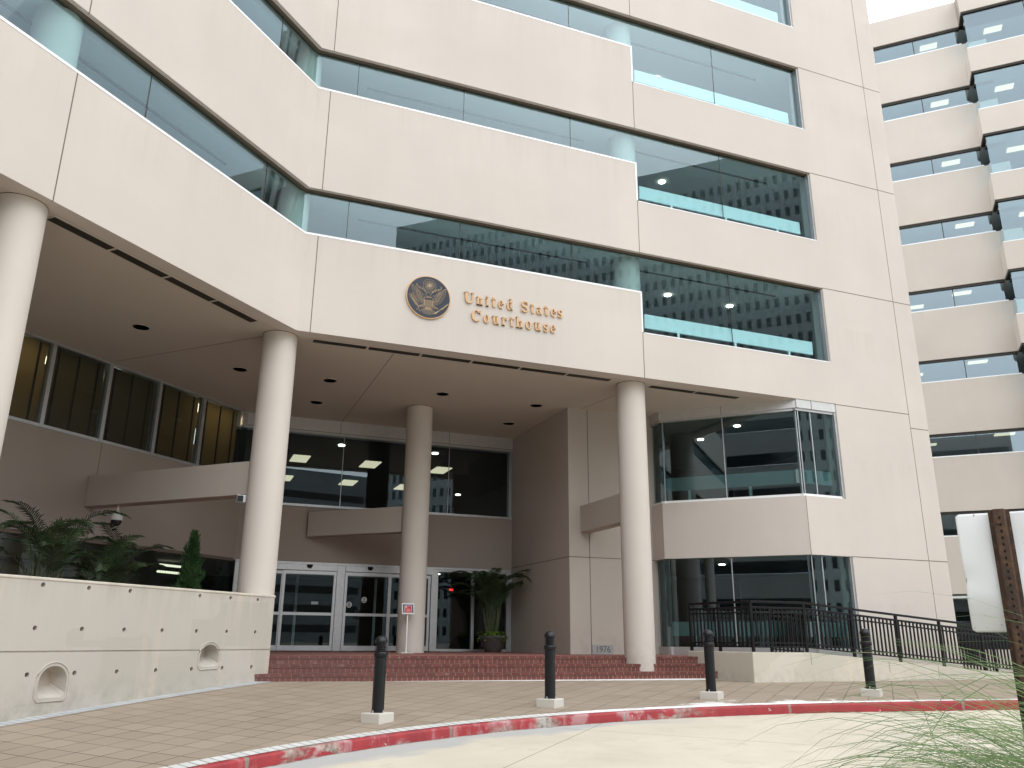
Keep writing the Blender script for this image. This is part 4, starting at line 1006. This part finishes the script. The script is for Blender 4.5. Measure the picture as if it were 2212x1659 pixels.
# ------------------------------------------------------------------ plants
def leafmat(name, c1, c2, scale=6, rough=.45):
    q = NT(name); v = q.co(); c = q.mix(q.ramp(q.noise(v, scale, 3), .35, .65), c1, c2); return q.fin(c, rough, 0, .4)
M['palm'] = leafmat('palm_leaf', (.022, .045, .018), (.05, .085, .032))
M['cane'] = leafmat('palm_cane', (.05, .07, .03), (.10, .11, .05))
M['lime'] = leafmat('lime_vine', (.14, .27, .03), (.24, .38, .05))
M['jun'] = leafmat('conifer', (.018, .05, .016), (.04, .10, .028), 3)
M['soil'] = plain('soil', (.06, .045, .03), .95, var=.3, scale=30)
def frond(mb_, base, az, L, e0, e1, nl=30, ll=.36, seed=0):
    rn = random.Random(seed); P = []; p = Vector(base); n = 16; hd = Vector((math.cos(az), math.sin(az), 0)); sd_ = Vector((-math.sin(az), math.cos(az), 0))
    T_ = []
    for i in range(n+1):
        th = e0+(e1-e0)*(i/n)**1.4; d = hd*math.cos(th)+Vector((0, 0, math.sin(th))); P.append(p.copy()); T_.append(d); p = p+d*L/n
    mb_.tube(P, [.010*(1-.8*i/n)+.002 for i in range(n+1)], 4)
    for k in range(nl):
        f = .16+.84*k/nl; i = min(n-1, int(f*n)); a = f*n-i; c = P[i].lerp(P[i+1], a); tg = T_[i]
        nrm = sd_.cross(tg).normalized()
        if nrm.z < 0: nrm = -nrm
        l = ll*(.45+.75*math.sin(math.pi*min(1, f*.95+.03))**.7)*(1-.45*f)*rn.uniform(.85, 1.1)
        for sg in (-1, 1):
            d = (sd_*sg*.80+tg*.62+nrm*rn.uniform(.05, .3)).normalized(); wv = d.cross(nrm).normalized()*.012
            m_ = c+d*l*.5; e = c+d*l+Vector((0, 0, -l*rn.uniform(.15, .35)))
            mb_.add([c-wv*.6, c+wv*.6, m_+wv, e, m_-wv], [(0, 1, 2, 3, 4)])
def palm(name, x, y, z0, zc, L, n, label, seed, grp=None, azs=None):
    rn = random.Random(seed)
    t = empty(name, (x, y, z0), label, 'palm', grp)
    c = MB(); f = MB()
    for i in range(n):
        az = (2*math.pi*i/n+rn.uniform(-.3, .3)) if azs is None else azs[i % len(azs)]+rn.uniform(-.25, .25)
        ox, oy = rn.uniform(-.14, .14), rn.uniform(-.14, .14); h = zc*rn.uniform(.55, 1.0)
        b = (x+ox*1.8, y+oy*1.8, z0+h)
        c.tube([(x+ox*.6, y+oy*.6, z0), (x+ox*1.4, y+oy*1.4, z0+h*.5), b], [.022, .018, .012], 6)
        e0 = R(rn.uniform(62, 86)); frond(f, b, az, L*rn.uniform(.75, 1.1), e0, R(rn.uniform(-60, -5)), seed=seed*100+i)
    c.build('cane', M['cane'], t); f.build('foliage', M['palm'], t, fix=False)
    return t
M['pot'] = plain('dark_bowl', (.075, .068, .064), .5, var=.2, scale=14)
def pot(par, x, y, z, r, h):
    MB().lathe([(r*.55, z), (r*.6, z+.03), (r*.86, z+h*.45), (r*.98, z+h*.8), (r*1.05, z+h*.9), (r*1.05, z+h), (r*.93, z+h), (r*.90, z+h*.85)], (x, y, 0), 36).build('pot', M['pot'], par)
    MB().cyl(x, y, z+h*.6, z+h*.9, r*.92, 28).build('soil', M['soil'], par)
t = palm('potted_palm', 9.05, 24.35, .02, 1.15, 1.65, 26, 'tall palm in a dark bowl with lime green vine beside the side light', 5)
pot(t, 9.05, 24.35, -.335, .41, .48)
q = MB(); rn = random.Random(3)
for i in range(150):
    a = rn.uniform(math.pi*.75, math.pi*1.75); r = rn.uniform(.10, .48); x, y, z = 9.05+r*math.cos(a), 24.35+r*math.sin(a), .16+rn.uniform(-.02, .10)-max(0, r-.38)*1.6*rn.uniform(.3, 1.6)
    b = rn.uniform(0, 6.3); l = rn.uniform(.035, .06); tilt = rn.uniform(-.02, .03)
    dx, dy = math.cos(b), math.sin(b)
    q.add([(x-dx*l, y-dy*l, z-.01), (x-dx*l*.3+dy*l*.8, y-dy*l*.3-dx*l*.8, z+tilt), (x+dx*l, y+dy*l, z-tilt), (x-dx*l*.3-dy*l*.8, y-dy*l*.3+dx*l*.8, z+tilt)], [(0, 1, 2, 3)])
q.build('vine', M['lime'], t, fix=False)
t = palm('potted_palm', -2.25, 17.85, .05, 1.35, 1.7, 17, 'wide dark palm behind the planter wall beside the left column', 11)
pot(t, -2.25, 17.85, -.335, .4, .5)
t = palm('potted_palm', -1.35, 18.75, .05, 1.15, 1.5, 15, 'smaller dark palm behind the planter wall below the dome camera', 23)
pot(t, -1.35, 18.75, -.335, .36, .5)
def juniper():
    x, y = .26, 19.26
    t = empty('potted_conifer', (x, y, -.335), 'narrow green cone shaped conifer behind the planter wall', 'shrub')
    pot(t, x, y, -.335, .3, .5)
    MB().tube([(x, y, .1), (x, y, 1.4)], [.03, .01], 6).build('stem', M['cane'], t)
    q = MB(); rn = random.Random(9)
    for i in range(6500):
        h = rn.random()**1.25; z = .32+h*1.86; rmax = .30*(1-h)**.62*(1-.35*math.exp(-h*9))+.012; a = rn.uniform(0, 6.283); lump = 1+.30*math.sin(a*3+h*14)+.20*math.sin(a*5-h*23)+.16*math.sin(a*2+h*41)
        r = rmax*lump*(rn.random()**.4); p = Vector((x+r*math.cos(a), y+r*math.sin(a), z))
        d = Vector((math.cos(a)*.5, math.sin(a)*.5, 1.0)).normalized()+Vector((rn.uniform(-.3, .3), rn.uniform(-.3, .3), 0)); wv = d.cross(Vector((rn.uniform(-1, 1), rn.uniform(-1, 1), .1))).normalized()*.011; l = rn.uniform(.05, .10)
        q.add([p-wv, p+wv, p+d*l], [(0, 1, 2)])
    q.build('foliage', M['jun'], t, fix=False)
juniper()
# ------------------------------------------------------------------ sign post and grass in the near bed
BX, BY = 3.0, 1.6
q = MB(); prof = [(1.5, -.30), (1.35, -.02), (1.1, .10), (.6, .17), (0, .19)]
structure(q.lathe(prof, (BX+.15, BY, -1.56), 40).build('planting_bed', M['soil']))
def sign():
    F_ = Fr(2.955, 2.309, .616, -.788, .788, .616)
    t = empty('post_sign', F_.p(0, 0, -1.5), 'dented white sign panel seen from behind on a rusty perforated post', 'sign')
    q = NT('rusty_steel'); v = q.co(); n1 = q.ramp(q.noise(q.map(v, (14, 14, 3.5)), 1., 6, .7), .38, .62); n2 = q.ramp(q.noise(v, 45, 5, .7), .5, .7)
    c = q.mix(n1, (.030, .021, .018), (.085, .045, .028)); c = q.mix(q.math('MULTIPLY', n2, .6), c, (.20, .10, .035)); q.bump(q.noise(v, 120, 4), .4, .002); rust = q.fin(c, .8)
    P = [(-.037, 0), (-.024, 0), (-.017, -.026), (.017, -.026), (.024, 0), (.037, 0)]; th = .004
    pts = P+[(a+(.0), b+th) for a, b in P[::-1]]
    q = MB(); n = len(pts); z0, z1 = -1.6, .505
    q.add([F_.p(a, b, z0) for a, b in pts]+[F_.p(a, b, z1) for a, b in pts], [(i, (i+1)%n, n+(i+1)%n, n+i) for i in range(n)]+[(i, i+1, n-2-i, n-1-i) for i in range(5)]+[(n+i, n+n-1-i, n+n-2-i, n+i+1) for i in range(5)])
    post = q.build('post', rust, t)
    q = MB()
    for k in range(60):
        z = .47-.0254*k
        if z < -1.2: break
        q.add([F_.p(.0048*math.cos(i*math.pi/4), -.0268, z+.0062*math.sin(i*math.pi/4)) for i in range(8)], [tuple(range(8))])
    q.build('punched_holes', plain('hole_dark', (.006, .006, .006), .9), post, fix=False)
    q = MB()
    for z in (.455, .10):
        q.add([F_.p(-.003+.009*math.cos(i*math.pi/3), wv, z+.009*math.sin(i*math.pi/3)) for wv in (-.036, -.026) for i in range(6)], [tuple(range(6)), tuple(range(11, 5, -1))]+[(i, (i+1)%6, 6+(i+1)%6, 6+i) for i in range(6)])
    q.each('bolt', rust, post, 12)
    # plate, a little bent along its left edge and lower corner
    W, H, r = .1525, .225, .014; q = MB(); nu, nz = 40, 56
    def wv(u, z):
        b = .014*math.exp(-((z+.03)/.055)**2)*max(0, (-u-.05)/.10)**1.5
        b += .018*max(0, (-u*.6-z-.13)/.1)**1.5+.003*math.sin(u*18+z*9)+.002*math.sin(z*23)
        return .0075+b
    vs = []
    for j in range(nz+1):
        z = -H+2*H*j/nz
        lim = W
        e = abs(z)-(H-r)
        if e > 0: lim = W-r+math.sqrt(max(0, r*r-e*e))
        for i in range(nu+1):
            u = -lim+2*lim*i/nu
            du = .006*math.exp(-((z+.03)/.03)**2) if i == 0 else 0
            vs.append(F_.p(u+du, wv(u, z)+.012, z+.272))
    q.add(vs, [(j*(nu+1)+i, j*(nu+1)+i+1, (j+1)*(nu+1)+i+1, (j+1)*(nu+1)+i) for j in range(nz) for i in range(nu)], True)
    qq = NT('sign_plate_back'); v = qq.co(); c = qq.mix(qq.ramp(qq.noise(qq.map(v, (1, 1, .45)), 30, 4, .6), .67, .72), (.84, .86, .89), (.30, .27, .25)); pm = qq.fin(c, .42, .0)
    pl = q.build('panel', pm, t, fix=False); sm = pl.modifiers.new('thick', 'SOLIDIFY'); sm.thickness = .002; sm.offset = 1
sign()
def grass():
    t = None
    q = MB(); rn = random.Random(4)
    for i in range(3600):
        rb = .20*math.sqrt(rn.random()); ab = rn.uniform(0, 6.283); p = Vector((BX+rb*math.cos(ab), BY+rb*math.sin(ab), -1.36))
        az = rn.gauss(R(132), R(42)) if rn.random() < .82 else rn.uniform(0, 6.283)
        L = rn.uniform(.9, 1.75) if rn.random() < .96 else rn.uniform(1.8, 2.2); e0 = R(rn.uniform(58, 88)); e1 = R(rn.uniform(-80, -15)); n = 12; pw = rn.uniform(1.2, 2.3)
        hd = Vector((math.cos(az), math.sin(az), 0)); sdv = Vector((-math.sin(az), math.cos(az), 0)); wd = rn.uniform(.0018, .0042); vs = []; fs = []
        kink = rn.uniform(-.25, .25)
        for k in range(n+1):
            f = k/n; th = e0+(e1-e0)*f**pw; d = hd*math.cos(th)+Vector((0, 0, math.sin(th)))+sdv*kink*f
            ww = wd*(1-f**2.2)+.0003; vs += [p-sdv*ww+Vector((0, 0, ww*.4)), p+sdv*ww-Vector((0, 0, ww*.4))]; p = p+d*L/n
            if k < n: fs.append((2*k, 2*k+1, 2*k+3, 2*k+2))
        q.add(vs, fs)
    mt = NT('grass_blade'); v = mt.co(); c = mt.mix(mt.ramp(mt.noise(v, 2.2, 2), .35, .65), (.035, .09, .02), (.12, .185, .06)); c = mt.mix(mt.ramp(mt.noise(v, 9, 2), .62, .75), c, (.30, .26, .14))
    o = q.build('ornamental_grass', mt.fin(c, .6, 0, .2), fix=False)
    tag(o, 'clump of thin arching green fountain grass around the sign post', 'grass plant')
grass()
